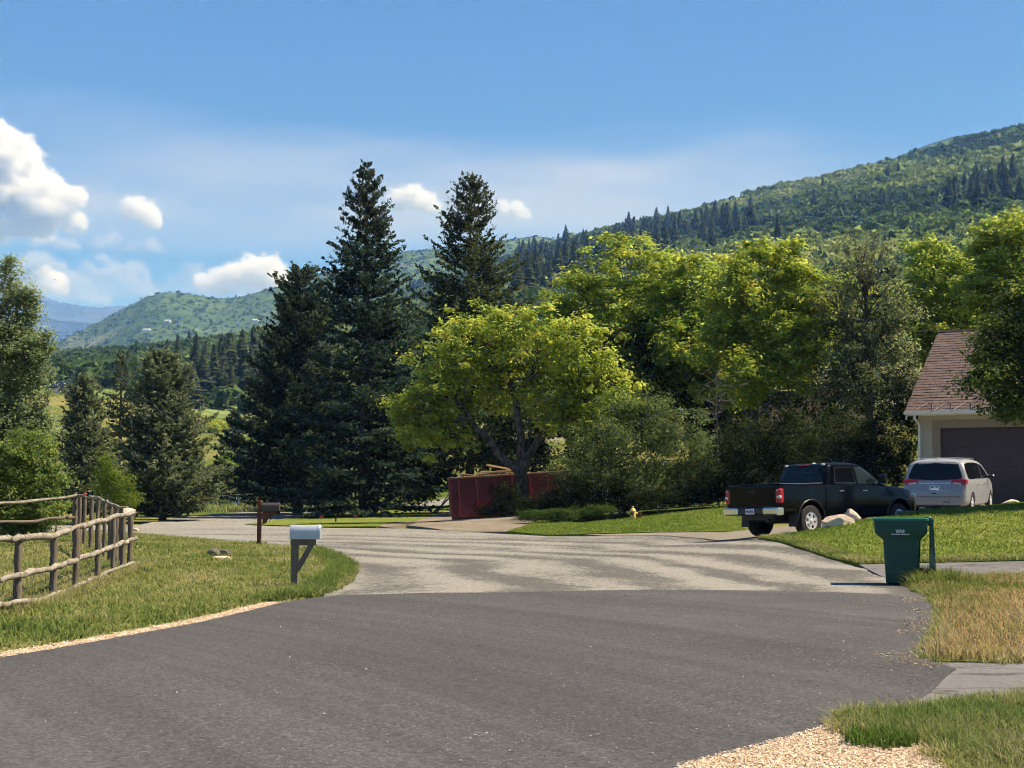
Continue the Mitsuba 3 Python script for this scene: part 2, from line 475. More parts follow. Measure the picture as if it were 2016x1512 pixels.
def f_rock2(p, n, uv):
    g = fbm(p.x * 3, p.y * 3, p.z * 3, 4); b = fbm(p.x * 16, p.y * 16, p.z * 16, 3)
    return (mix((.09, .08, .065), (.30, .27, .22), .6 * g + .4 * b)) * 0.75


diffuse('rock_dark', proc(f_rock2))


def f_bin(p, n, uv):
    s = sstep(.55, .8, fbm(p.x * 3, p.y * 3, p.z * 1.2, 4))
    return mix((.004, .058, .040), (.02, .085, .062), s * .6)


mat('bin_plastic', two({'type': 'principled', 'base_color': proc(f_bin), 'roughness': .45, 'specular': .4}))
gloss('bin_rim', (.012, .13, .088), .4)


def f_lid(p, n, uv):
    s = fbm(p.x * 9, p.y * 9, p.z * 3, 3)
    return mix((.008, .06, .04), (.14, .16, .12), sstep(.45, .7, s) * .7)


mat('bin_lid', two({'type': 'principled', 'base_color': proc(f_lid), 'roughness': .6}))
gloss('black_plastic', (.012, .012, .013), .5)
gloss('rubber', (.022, .021, .020), .8, .3)
gloss('black_paint', (.002, .0024, .004), .10, .16, 0, .06)
gloss('black_trim', (.008, .008, .009), .35)
gloss('dark_glass', (.003, .004, .006), .06, .35)
gloss('cab_glass', (.02, .03, .036), .05, .8)
gloss('rim_metal', (.78, .78, .78), .38, .5, .55)
gloss('chrome', (.80, .80, .80), .16, .5, 1.0)
gloss('silver_paint', (.27, .278, .29), .35, .5, .25, .5)
gloss('red_lens', (.36, .006, .010), .15, .5, 0, .6)
gloss('clear_lens', (.62, .62, .62), .15, .6)
gloss('amber_lens', (.55, .19, .05), .2)
diffuse('plate_white', (.62, .64, .66))
diffuse('ink', (.04, .045, .06))
diffuse('white_ink', (.62, .66, .64))
gloss('white_trim', (.68, .67, .62), .5)


def f_roof(p, n, uv):
    c = cell(p.x * 3.1 + dr.floor(p.z * 7.4) * .37, p.z * 7.4, 2); f = fbm(p.x * 20, p.y * 20, p.z * 20, 2); a = fbm(p.x * .8, p.z * .8, 0, 3)
    return (mix((.165, .122, .112), (.245, .188, .172), .55 * c + .45 * a) * (.72 + .5 * f)) * 0.62


diffuse('shingle', proc(f_roof))
diffuse('brown_roof', proc(lambda p, n, uv: mix((.045, .034, .030), (.075, .056, .05), fbm(p.x * 3, p.y * 3, p.z * 9, 3))))


def f_stucco(p, n, uv):
    f = fbm(p.x * 30, p.y * 30, p.z * 30, 3); a = fbm(p.x * .9, p.y * .9, p.z * .5, 3)
    return (mi.Color3f(.78, .70, .53) * (.72 + .2 * f + .2 * a)) * 0.58


diffuse('stucco', proc(f_stucco))
diffuse('tan_trim', proc(wood_fn((.25, .19, .13), (.30, .235, .165))))
diffuse('stone', proc(f_rock2))
gloss('garage_brown', proc(wood_fn((.040, .020, .019), (.056, .029, .028), .5)), .5)


def f_red(p, n, uv):
    a = fbm(p.x * 1.4, p.y * 1.4, p.z * 1.4, 4); r = sstep(.60, .78, fbm(p.x * 6, p.y * 6, p.z * 2.5, 4))
    return (mix(mix((.125, .007, .010), (.165, .014, .017), a), (.11, .045, .025), r * .7)) * 0.75


mat('red_steel', two({'type': 'principled', 'base_color': proc(f_red), 'roughness': .5}))
gloss('rust', (.13, .065, .035), .8)


def f_galv(p, n, uv):
    a = fbm(p.x * 9, p.y * 9, p.z * 9, 3); d = fbm(p.x * 3, p.y * 3, p.z * 4, 3)
    return mi.Color3f(.55, .585, .62) * (.72 + .25 * a + .2 * d)


mat('galvanised', two({'type': 'principled', 'base_color': proc(f_galv), 'roughness': .38, 'metallic': .55}))
gloss('brown_metal', (.055, .040, .034), .4)
gloss('green_pipe', (.018, .035, .026), .5)
gloss('yellow_paint', proc(lambda p, n, uv: mix((.50, .33, .05), (.66, .50, .14), fbm(p.x * 9, p.y * 9, p.z * 9, 3))), .5)
gloss('red_plastic', (.55, .03, .03), .4)
diffuse('pale_wall', (.55, .42, .33))
diffuse('grey_wall', (.40, .38, .35))
gloss('pane', (.03, .04, .05), .08, .7)

# the air: thin blue haze in one closed box round the whole scene
AIR = .66e-4
mat('air', {'type': 'homogeneous', 'albedo': rgb(.86, .94, .99), 'sigma_t': rgb(AIR * .42, AIR * .84, AIR * 1.95)})
scene['haze'] = {'type': 'cube', 'to_world': T().translate([0, 6000, 650]).scale([8500, 7500, 760]), 'bsdf': {'type': 'null'}, 'interior': {'type': 'ref', 'id': 'air'}}
tag('haze', 'thin blue haze in the air over the valley', kind='stuff')
# ---------------------------------------------------------------- ground, roads, lawns
gxs = np.concatenate([[-8300, -4000, -2200, -1200, -700], np.arange(-420, -60, 12), np.arange(-60, 60.1, 1.5), np.arange(72, 421, 12), [700, 1200, 2200, 4000, 8300]])
gys = np.concatenate([[-1500, -1000, -500, -250, -90, -60], np.arange(-50, 130.1, 1.5), np.arange(136, 481, 8), [600, 900, 1600, 3500, 8000, 13300]])
X, Y = np.meshgrid(gxs, gys, indexing='ij')
Z = H(X, Y) - .10
out = np.maximum.reduce([np.abs(X) - 420, Y - 470, X * 0])
Z = np.where(out > 0, np.maximum(Z - out * .12, -90), Z)
i, j = np.meshgrid(np.arange(len(gxs) - 1), np.arange(len(gys) - 1), indexing='ij')
n_ = len(gys); A = i * n_ + j
put('ground', (np.stack([X, Y, Z], -1).reshape(-1, 3), np.stack([A, A + n_, A + n_ + 1, A + 1], -1).reshape(-1, 4)), 'field', smooth=True)
tag('ground', 'grassy meadow rising behind the road and the green pipe fence', kind='structure')


def poly(*pts):
    return sg.Polygon([XY(q) for q in pts]).buffer(0)


def rough(pg, amp=.07, seed=0, step=.3):
    """uneven outline of a worn edge"""
    c = np.array(shapely.segmentize(pg.exterior, step).coords)[:-1]
    k = meshkit.fbm(np.column_stack([c * 1.4, np.full(len(c), seed * 3.3)]), 4) - .5
    k2 = meshkit.fbm(np.column_stack([c * 1.4 + 50, np.full(len(c), seed * 3.3)]), 4) - .5
    return sg.Polygon(c + amp * 2 * np.column_stack([k, k2])).buffer(0)


def big(g):
    return max(g.geoms, key=lambda q: q.area) if hasattr(g, 'geoms') else g


L_EDGE = [(0, 1296), (200, 1262), (400, 1225), (560, 1187)]
NEAR = sg.Polygon([(-13, -22), *[XY(q) for q in L_EDGE], *[XY(q) for q in ((630, 1176), (700, 1172), (860, 1168), (1000, 1167), (1150, 1163), (1300, 1161), (1500, 1162), (1640, 1165), (1740, 1170), (1810, 1178), (1850, 1202), (1856, 1235),
                  (1838, 1268), (1822, 1292), (1850, 1306), (1884, 1318), (1832, 1366), (1782, 1400), (1690, 1416), (1640, 1432), (1560, 1457), (1450, 1486), (1345, 1513))], (.0, 5.2), (-1.6, 0), (-6, -22)]).buffer(0)
ROAD = rough(NEAR, .05, 1)
OLD_ALL = sg.Polygon([XY(q) for q in ((560, 1190), (620, 1177), (660, 1161), (690, 1140), (697, 1118), (672, 1098), (620, 1081), (500, 1069), (380, 1059), (262, 1049), (100, 1046), (-200, 1050))] + [(-60, 56), (-60, 66)] +
                     [XY(q) for q in ((-100, 1034), (150, 1034), (270, 1033), (330, 1021), (400, 1013), (490, 1006), (560, 1003), (640, 1002), (760, 1001), (900, 998), (900, 1004), (740, 1008), (640, 1013), (560, 1021), (480, 1031), (500, 1034), (560, 1037), (640, 1041),
                                      (800, 1044), (900, 1048), (1000, 1053), (1080, 1058), (1180, 1060), (1300, 1063), (1385, 1069), (1450, 1077), (1550, 1091), (1640, 1106), (1700, 1119), (1745, 1136), (1790, 1153), (1830, 1172), (1860, 1200), (1760, 1215), (900, 1230))]).buffer(0)
ROAD_BUF = ROAD.buffer(.001)
OLD = big(rough(OLD_ALL, .16, 2).difference(ROAD_BUF))
sheet('road', ROAD, 'asphalt', .012, .5, label='freshly laid dark grey asphalt road in the foreground')
sheet('old_road', OLD, 'old_asphalt', 0, .7, label='older road dusted with pale chippings bending left behind the new asphalt')
DRIVE = big(sg.Polygon([XY(q) for q in ((1150, 1058), (1300, 1053, 44.4), (1430, 1046, 42.6), (1560, 1020, 44), (1700, 990, 49), (1790, 975, 53), (2300, 975, 53), (2300, 985, 44.5), (2016, 990, 44), (1850, 1003, 42), (1810, 1004, 41), (1700, 1030, 39),
                                         (1655, 1040, 38), (1590, 1052, 37.8), (1480, 1064, 36.6), (1390, 1069), (1300, 1066))]).buffer(0).difference(OLD.buffer(.001)))
sheet('driveway', DRIVE, 'concrete', .02, .6, label='pale concrete driveway leading past the pickup to the garage')
DDRV = big(poly((760, 1042), (800, 1038), (860, 1030), (885, 1026), (1000, 1027), (1110, 1025, 60), (1150, 1020, 66), (1300, 1000, 74), (1000, 1003, 82), (880, 1012), (800, 1030), (740, 1040), (800, 1046), (900, 1051)).union(
    poly((800, 1040), (890, 1026), (1060, 1030), (1050, 1042), (1000, 1050), (900, 1049))).difference(OLD.buffer(.001)))
sheet('dirt_driveway', DDRV, 'dirt', .01, .6, label='bare tan side driveway in front of the red dumpster')
LAWN3 = big(sg.Polygon([XY(q) for q in ((1385, 1068), (1450, 1076), (1550, 1090), (1640, 1105), (1692, 1112.5), (1760, 1112), (2016, 1110), (2600, 1108), (2600, 985, 43), (2016, 990, 43.6), (1850, 1003, 41.6), (1810, 1004, 40.6), (1700, 1030, 38.6),
                                         (1655, 1040, 37.6), (1590, 1052, 37.3), (1480, 1064, 36.3))]).buffer(0).difference(OLD.union(DRIVE).buffer(.001)))
sheet('lawn', LAWN3, 'turf', .03, .5, label='mown lawn mound between the road and the two parked vehicles')
LAWN2 = big(poly((1000, 1050), (1060, 1041), (1150, 1031, 52), (1240, 1023, 52.5), (1330, 1014, 53), (1440, 1000, 53), (1560, 985, 55), (1600, 990, 50), (1500, 1030, 45), (1432, 1045, 42.8), (1300, 1052, 44.6), (1150, 1057), (1080, 1057)).difference(OLD.union(DRIVE).union(DDRV).buffer(.001)))
sheet('lawn', LAWN2, 'turf', .03, .5, label='strip of lawn between the shrubs and the concrete driveway')
LAWN1 = big(poly((480, 1032), (560, 1021.5), (640, 1014), (740, 1009), (885, 1003), (885, 1026), (850, 1031), (790, 1040), (740, 1041), (640, 1040), (560, 1036)).difference(OLD.union(DDRV).buffer(.001)))
sheet('lawn', LAWN1, 'turf', .03, .6, label='shaded lawn below the tall spruces')
APR1 = big(poly((1690, 1112), (2100, 1110), (2700, 1108), (2700, 1132), (2100, 1133), (1900, 1135), (1820, 1142), (1790, 1152), (1745, 1136)).difference(OLD.union(LAWN3).buffer(.001)))
sheet('paved_apron', APR1, 'apron', .008, .5, label='grey side drive passing behind the green wheelie bin')
VERGE1 = big(rough(poly((1790, 1152), (1820, 1142), (1900, 1135), (2100, 1133), (2700, 1132), (2700, 1298), (2100, 1303), (1990, 1306), (1850, 1304), (1800, 1292), (1830, 1260), (1850, 1230), (1848, 1202), (1815, 1172)), .08, 3).difference(ROAD.union(OLD).union(APR1).buffer(.001)))
sheet('verge', VERGE1, 'rough_ground', .02, .4, label='dry weedy verge right of the road below the green wheelie bin')
APR2 = big(poly((1840, 1304), (1990, 1306), (2100, 1303), (2700, 1298), (2700, 1365), (2100, 1372), (2016, 1380), (1830, 1402), (1690, 1418), (1640, 1432), (1700, 1400)).difference(ROAD.union(VERGE1).buffer(.001)))
sheet('paved_apron', APR2, 'apron', .008, .35, label='worn grey driveway mouth at the right edge')
CHIPS = big(rough(poly((1345, 1513), (1450, 1486), (1560, 1456), (1640, 1431), (1672, 1447), (1720, 1456), (1790, 1460), (1820, 1475), (1850, 1495), (1890, 1512), (1990, 1620), (1700, 1800), (1250, 1700)), .04, 4, .15).difference(ROAD.union(APR2).buffer(.001)))
sheet('chip_bank', CHIPS, 'chips_ground', .015, .25, label='pale straw coloured chippings beside the new asphalt at the lower right')
VERGE2 = big(poly((1640, 1432), (1690, 1417), (1830, 1401), (2016, 1379), (2100, 1371), (2700, 1365), (2700, 1700), (1950, 1800), (1700, 1500)).difference(ROAD.union(APR2).union(CHIPS).buffer(.001)))
sheet('verge', VERGE2, 'rough_ground', .02, .3, label='green grassy verge in the lower right corner')
STRIP = big(rough(sg.LineString([(-10, -10), *[XY(q) for q in L_EDGE]]).buffer(.26, cap_style='flat'), .05, 5).difference(ROAD.buffer(.001)))
sheet('shoulder', STRIP, 'chips_ground', .006, .2, label='thin strip of pale chippings along the left edge of the new asphalt')
PEN = big(sg.Polygon([(-14, -15), (-9.6, -10), *[XY(q) for q in ((-40, 1303), (200, 1258), (400, 1221), (560, 1184), (620, 1175), (660, 1160), (690, 1140), (696, 1118), (671, 1099), (620, 1082), (500, 1070), (380, 1060), (262, 1050), (100, 1047), (-200, 1051))], (-60, 55), (-60, -15)]).buffer(0).difference(ROAD.union(OLD).union(STRIP).buffer(.001)))
sheet('verge', PEN, 'rough_ground', .015, .6, label='rough grassy corner inside the bend around the log fence')


# ---------------------------------------------------------------- hills
class Patch:
    def __init__(s, name, ridge, D, d0, power, amp, freq, back, bsdf, label, res=(170, 70), z0=None, over=1.35, seed=0):
        r = np.array(ridge, float); s.r, s.D, s.d0, s.p, s.amp, s.fr, s.back, s.z0, s.seed = r, D, d0, power, amp, freq, back, z0, seed
        px = np.linspace(r[0, 0], r[-1, 0], res[0]); d = d0 + (D * over - d0) * np.linspace(0, 1, res[1]) ** 1.1
        A, B = np.meshgrid(px, d, indexing='ij')
        x, z = (A - 1008) / FPX * B, s.z(A, B)
        i, j = np.meshgrid(np.arange(res[0] - 1), np.arange(res[1] - 1), indexing='ij'); a = i * res[1] + j
        put(name, (np.stack([x, B, z], -1).reshape(-1, 3), np.stack([a, a + res[1], a + res[1] + 1, a + 1], -1).reshape(-1, 4)), bsdf, smooth=True)
        k = list(scene)[-1]; tag(k, label, kind='structure')

    def z(s, px, d):
        px, d = np.broadcast_arrays(np.asarray(px, float), np.asarray(d, float))
        zr = CAMH + (958 - np.interp(px, s.r[:, 0], s.r[:, 1])) / FPX * s.D
        x = (px - 1008) / FPX * d
        z0 = (H(np.clip(x, -400, 400), np.minimum(d, 470)) - 1.0) if s.z0 is None else s.z0
        t = np.clip((d - s.d0) / (s.D - s.d0), 0, 1)
        n = meshkit.fbm(np.stack([x * s.fr, d * s.fr, np.full(x.shape, s.seed * 1.7)], -1), 4, s.seed) - .5
        return z0 + (zr - z0) * t ** s.p + 2 * s.amp * n * np.sqrt(t) * np.clip((s.D - d) / (.12 * s.D), .25, 1) - np.maximum(d - s.D, 0) * s.back

    def find(s, px, py):
        """distance at which the slope is met in that direction"""
        d = np.linspace(s.d0, s.D, 200)
        el = 958 - FPX * (s.z(np.full(200, px), d) - CAMH) / d
        k = np.nonzero(el <= py)[0]
        return d[k[0]] if len(k) else s.D


BLUE = Patch('mountain', [(-900, 560), (-300, 590), (0, 566), (70, 576), (110, 590), (150, 597), (190, 602), (230, 598), (260, 600), (300, 612), (420, 640), (700, 650), (1000, 660)], 9500, 7300, .8, 60, .0006, .1, 'distant_slope',
             'distant blue mountain range on the left horizon', (260, 40), -60, 1.15, 3)
BLUE2 = Patch('mountain', [(-900, 640), (-200, 610), (50, 612), (110, 630), (160, 632), (220, 652), (300, 668), (420, 690), (700, 700)], 6800, 5000, .9, 30, .0009, .15, 'distant_slope',
              'lower blue ridge in front of the distant range', (260, 40), -60, 1.15, 5)
HUMP = Patch('mountain', [(-700, 760), (-100, 735), (60, 702), (110, 672), (160, 648), (200, 628), (250, 600), (285, 582), (315, 574), (350, 573), (385, 579), (430, 585), (470, 581), (510, 570), (560, 557), (640, 532), (720, 508), (800, 489), (850, 486), (900, 480),
                          (960, 470), (1010, 465), (1045, 460), (1075, 461), (1120, 470), (1300, 470), (1500, 440)], 2700, 1200, .95, 11, .0022, .2, 'far_slope', 'hazy green hill with a rounded top beyond the valley', (300, 90), -30, 1.2, 7)
TOP = Patch('mountain', [(1400, 500), (1600, 390), (1700, 333), (1790, 293), (1840, 273), (1890, 257), (1950, 248), (2020, 244), (2150, 225), (2400, 200), (2800, 190)], 2600, 1800, .9, 12, .003, .2, 'far_slope', 'bare summit showing above the wooded slope at the right',
            (120, 40), 60, 1.2, 11)
MTN = Patch('mountain', [(640, 640), (900, 545), (1000, 508), (1040, 490), (1120, 470), (1200, 450), (1350, 416), (1500, 372), (1650, 340), (1800, 302), (1900, 274), (2016, 244), (2300, 175), (2800, 70), (3400, -40)], 1500, 190, 1.18, 13, .006, .25, 'slope',
            'wooded mountain slope rising to the right', (260, 110), None, 1.3, 13)
HILL = Patch('hill', [(-1100, 720), (-300, 730), (0, 722), (130, 708), (250, 698), (350, 688), (450, 676), (530, 664), (650, 640), (800, 615), (1000, 590), (1150, 585)], 760, 330, 1.1, 5, .012, .25, 'slope', 'wooded hill in the middle distance on the left',
             (150, 60), None, 1.3, 17)


# ---------------------------------------------------------------- woods on the slopes
def bits(c, size, per, rng, col, jit=.25, flat=.75, bit=.42):
    """clumps of leaf-sized faces on the upper side of rounded crowns: centres c (n,3), radii size (n,), colours col (n,3)"""
    n = len(c)
    d = unit(rng.normal(size=(n, per, 3))); d[..., 2] = np.abs(d[..., 2]) * 1.1 - .18; d = unit(d)
    r = size[:, None, None] * rng.uniform(.72, 1.08, (n, per, 1)) * np.array([1, 1, flat])
    p = c[:, None] + d * r
    nn = unit(d + rng.normal(size=d.shape) * .55)
    a = unit(np.cross(nn, rng.normal(size=d.shape))); b = np.cross(nn, a)
    l = size[:, None, None] * bit * rng.uniform(.7, 1.3, (n, per, 1))
    v = np.stack([p + a * l, p - a * l * .6 + b * l * .9, p - a * l * .5 - b * l * .9], 2).reshape(-1, 3)
    cc = np.repeat((col[:, None] * rng.uniform(1 - jit, 1 + jit, (n, per, 1))).reshape(-1, 3), 3, 0)
    return (v, np.arange(len(v)).reshape(-1, 3)), cc


def ramp(k, *cols):
    cols = np.array(cols, float); k = np.clip(np.asarray(k), 0, 1) * (len(cols) - 1)
    i = np.minimum(k.astype(int), len(cols) - 2); f = (k - i)[:, None]
    return cols[i] * (1 - f) + cols[i + 1] * f


rng = np.random.default_rng(11)
n = 16000
px = rng.uniform(620, 2120, n); d = 240 + 1270 * rng.uniform(0, 1, n) ** .8
x = (px - 1008) / FPX * d
z = MTN.z(px, d)
tone = meshkit.fbm(np.stack([x * .009, d * .006, x * 0], -1), 4, 5)
patchy = meshkit.fbm(np.stack([x * .012, d * .007, x * 0], -1), 3, 8)
keep = (patchy < .56) | (rng.uniform(size=n) < .45)
x, d, z, tone, px = x[keep], d[keep], z[keep], tone[keep], px[keep]
sz = np.clip(np.exp(rng.normal(1.08, .36, len(x))), 1.5, 6.5)
col = ramp((tone - .3) * 2.2 + rng.normal(size=len(x)) * .12, (.052, .084, .030), (.100, .152, .045), (.18, .235, .066), (.23, .265, .09))
m, cc = bits(np.stack([x, d, z + sz * .35], -1), sz, 34, rng, col, bit=.38)
put('mountain_scrub', m, 'leaf', color=cc); tag('mountain_scrub', 'scrub oak woodland covering the mountain slope at the right', kind='stuff')
n = 6000
px = rng.uniform(-60, 1060, n); d = 345 + 440 * rng.uniform(0, 1, n) ** .9
x = (px - 1008) / FPX * d; z = HILL.z(px, d)
tone = meshkit.fbm(np.stack([x * .02, d * .014, x * 0], -1), 4, 15)
sz = rng.uniform(2.2, 5.2, n)
keep = (d > 420) | (rng.uniform(size=n) < .25)
col = ramp((tone - .3) * 2.2 + rng.normal(size=n) * .12, (.065, .105, .04), (.115, .175, .058), (.19, .24, .08))
m, cc = bits(np.stack([x, d, z + sz * .4], -1)[keep], sz[keep], 42, rng, col[keep], bit=.36)
put('hill_scrub', m, 'leaf', color=cc); tag('hill_scrub', 'scrub oak woodland covering the hill on the left', kind='stuff')
n = 5200                                                     # sparse bushes on the far green hill
px = rng.uniform(60, 1120, n); d = 1350 + 1365 * rng.uniform(0, 1, n)
x = (px - 1008) / FPX * d; z = HUMP.z(px, d); sz = rng.uniform(1.6, 4.2, n)
m, cc = bits(np.stack([x, d, z + .6], -1), sz, 14, rng, ramp(rng.uniform(size=n), (.042, .070, .029), (.074, .108, .040)), bit=.45)
put('far_scrub', m, 'needle', color=cc); tag('far_scrub', 'dark scrub dotted over the hazy green hill beyond the valley', kind='stuff')


def far_conifer(seed, slim):
    r = np.random.default_rng(seed); V, C = [], []
    for k in range(17):
        t = k / 16; zz = .06 + .94 * t; rad = slim * (1 - t) ** .8 * r.uniform(.8, 1.15) + .012
        m = max(4, int(11 * (1 - t) + 3))
        for a in np.arange(m) * 2 * np.pi / m + r.uniform(0, 6):
            R = rad * r.uniform(.7, 1.2); w = .10 + .35 * R
            u = np.array([math.cos(a), math.sin(a), 0]); q = np.array([-u[1], u[0], 0])
            V += [u * R * .05 + [0, 0, zz + .045], u * R + q * w * .5 + [0, 0, zz - .05 - .1 * R], u * R - q * w * .5 + [0, 0, zz - .05 - .1 * R]]
            C += [r.uniform(.75, 1.3)] * 3
    v = np.array(V); return (v, np.arange(len(v)).reshape(-1, 3)), np.array(C)[:, None] * np.array([[.062, .078, .036]])


for k in range(6):
    m, cc = far_conifer(50 + k, (.24, .30, .20, .34, .27, .22)[k])
    scene[f'conifer_kind_{k}'] = {'type': 'shapegroup', 'foliage': mikit.ply(m, 'soft_needle', color=cc)}


def plant_conifer(patch, px, py, h, rng, label, group, d=None):
    d = patch.find(px, py) if d is None else d
    x = (px - 1008) / FPX * d
    key = fresh('conifer_tree')
    s = h * rng.uniform(.62, 1.15)
    scene[key] = {'type': 'instance', 'g': {'type': 'ref', 'id': f'conifer_kind_{rng.integers(6)}'},
                  'to_world': T().translate([x, d, float(patch.z([px], [d])[0]) - .3]).rotate([0, 0, 1], rng.uniform(0, 360)).scale([s, s, s])}
    tag(key, label, 'conifer', group)


rng = np.random.default_rng(7)
la, ga = 'dark conifer in the wood on the mountain slope', 'conifers on the mountain slope'
for k in range(172):                                          # the dark belt at the left end of the mountain
    u = rng.uniform() ** 1.2; px = 1015 + u * 330; top = np.interp(px, [1015, 1200, 1345], [492, 452, 432])
    plant_conifer(MTN, px, top + 8 + rng.uniform(0, 1) ** .8 * np.interp(px, [1015, 1345], [120, 70]), 19, rng, la, ga)
for cx, cy, sx, sy, k, h in ((830, 560, 40, 30, 14, 16), (960, 540, 40, 30, 14, 17), (1440, 455, 70, 20, 16, 20), (1390, 480, 30, 22, 10, 18), (1240, 500, 80, 40, 12, 17), (1960, 390, 55, 26, 26, 17), (1890, 410, 30, 14, 6, 16), (1990, 360, 30, 14, 9, 16), (1742, 418, 6, 3, 1, 17), (1745, 420, 6, 3, 1, 13), (1620, 395, 40, 18, 4, 14), (1755, 345, 20, 10, 3, 12)):
    for _ in range(k):
        plant_conifer(MTN, cx + rng.normal() * sx * .6, cy + rng.normal() * sy * .6, h, rng, la, ga)
lb, gb = 'dark conifer in the wood on the left hill', 'conifers on the left hill'
for cx, cy, sx, sy, k, h in ((380, 790, 22, 10, 5, 14), (430, 772, 22, 14, 7, 15), (490, 762, 20, 14, 6, 15), (260, 742, 25, 10, 2, 11), (310, 745, 16, 12, 3, 12), (350, 732, 18, 10, 2, 12), (520, 722, 18, 12, 4, 14), (458, 722, 20, 6, 2, 12), (455, 792, 26, 10, 4, 14), (560, 740, 30, 20, 6, 14), (400, 737, 10, 6, 3, 14), (365, 676, 3, 1, 1, 11)):
    for _ in range(k):
        plant_conifer(HILL, cx + rng.normal() * sx * .6, cy + rng.normal() * sy * .5, h, rng, lb, gb)


# ---------------------------------------------------------------- heaped clouds: one thin-walled block of varying vapour far behind the hills
CD, CW = 16500.0, 900.0                                       # distance of its middle, half its depth
cs = CD / FPX
CX0, CX1 = P(-330, 400, CD)[0], P(1090, 400, CD)[0]
CZ0, CZ1 = P(0, 585, CD)[2], P(0, 235, CD)[2]
NX, NY, NZ = 470, 64, 124
vx, vy, vz = np.linspace(CX0, CX1, NX), np.linspace(CD - CW, CD + CW, NY), np.linspace(CZ0, CZ1, NZ)
dens = np.zeros((NZ, NY, NX), np.float32)
rng = np.random.default_rng(31)


def cumulus(blobs, base, k, rough_=1.0):
    """blobs (px, py, r px): rounded heaps with a flat base at row base"""
    b = np.array(blobs, float); zb = P(0, base, CD)[2]
    x0, x1 = P(b[:, 0].min() - b[:, 2].max() * 1.5, 400, CD)[0], P((b[:, 0] + b[:, 2] * 1.5).max(), 400, CD)[0]
    z0, z1 = zb - 25 * cs, P(0, (b[:, 1] - b[:, 2] * 1.5).min(), CD)[2]
    ix, iz = np.nonzero((vx > x0) & (vx < x1))[0], np.nonzero((vz > z0) & (vz < z1))[0]
    Zg, Yg, Xg = np.meshgrid(vz[iz], vy, vx[ix], indexing='ij')
    f = np.full(Xg.shape, -9.0)
    for px, py, r in b:
        c = P(px, py, CD); R = r * cs
        q = np.sqrt((Xg - c[0]) ** 2 + ((Yg - CD - rng.uniform(-.3, .3) * R) * .8) ** 2 + (Zg - c[2]) ** 2)
        f = np.maximum(f, 1 - q / R)
    scale = b[:, 2].mean() * cs
    pts = np.stack([Xg, Yg, Zg], -1) / scale
    n = meshkit.fbm(pts * 1.9 + k * 9.1, 5, int(k * 10))
    puff = .6 * (1 - np.abs(2 * meshkit.noise(pts * 3.0 + 3.3 + k) - 1)) + .4 * (1 - np.abs(2 * meshkit.noise(pts * 6.5 + 1.3 + k) - 1))
    d = (f + 1.45 * rough_ * (n - .5) + .42 * (puff - .55)) * 4.5
    d *= np.clip((Zg - zb) / (14 * cs) + 1.0 + 1.2 * (n - .5), 0, 1)
    dens[np.ix_(iz, np.arange(NY), ix)] = np.maximum(dens[np.ix_(iz, np.arange(NY), ix)], np.clip(d, 0, 1) * .9)


cumulus([(-70, 350, 110), (5, 315, 66), (35, 345, 66), (75, 385, 58), (-20, 400, 80), (110, 400, 46), (142, 392, 30), (-200, 380, 120), (60, 425, 50), (0, 430, 60)], 452, 1.0)
cumulus([(145, 428, 20), (158, 442, 14), (132, 446, 15)], 456, 2.0, 1.2)
cumulus([(266, 410, 24), (290, 420, 24), (306, 436, 15), (250, 424, 14)], 444, 3.0, 1.1)
cumulus([(788, 393, 24), (815, 388, 25), (840, 397, 21), (860, 405, 12), (770, 390, 11)], 414, 4.0)
cumulus([(992, 410, 17), (1018, 412, 18), (1038, 421, 11)], 427, 5.0)
cumulus([(500, 535, 34), (528, 538, 36), (465, 546, 30), (432, 556, 26), (548, 556, 26), (400, 560, 20)], 572, 6.0)
cumulus([(80, 548, 28), (110, 560, 24), (50, 552, 24)], 570, 7.0, 1.2)
scene['vapour'] = {'type': 'heterogeneous', 'albedo': rgb(.90, .905, .915), 'scale': .011, 'sigma_t': {'type': 'gridvolume', 'grid': mi.VolumeGrid(dens[..., None]), 'filter_type': 'trilinear',
                   'to_world': T().translate([CX0, CD - CW, CZ0]).scale([CX1 - CX0, 2 * CW, CZ1 - CZ0])}}
scene['heaped_clouds'] = {'type': 'cube', 'to_world': T().translate([(CX0 + CX1) / 2, CD, (CZ0 + CZ1) / 2]).scale([(CX1 - CX0) / 2, CW, (CZ1 - CZ0) / 2]), 'bsdf': {'type': 'null'}, 'interior': {'type': 'ref', 'id': 'vapour'}}
tag('heaped_clouds', 'white heaped clouds low in the sky on the left and between the spruces', kind='stuff')
# ---------------------------------------------------------------- trees and shrubs
def quads(p, nn, a, l, w):
    """leaf shaped quads: centre, normal, long axis, half length, half width"""
    a = unit(a - nn * (a * nn).sum(-1, keepdims=True)); b = np.cross(nn, a)
    l, w = np.asarray(l)[..., None], np.asarray(w)[..., None]
    v = np.stack([p - a * l, p + b * w - nn * w * .25, p + a * l, p - b * w - nn * w * .25], 1).reshape(-1, 3)
    i = np.arange(len(p))[:, None] * 4
    return v, np.concatenate([i + [0, 1, 2], i + [0, 2, 3]])


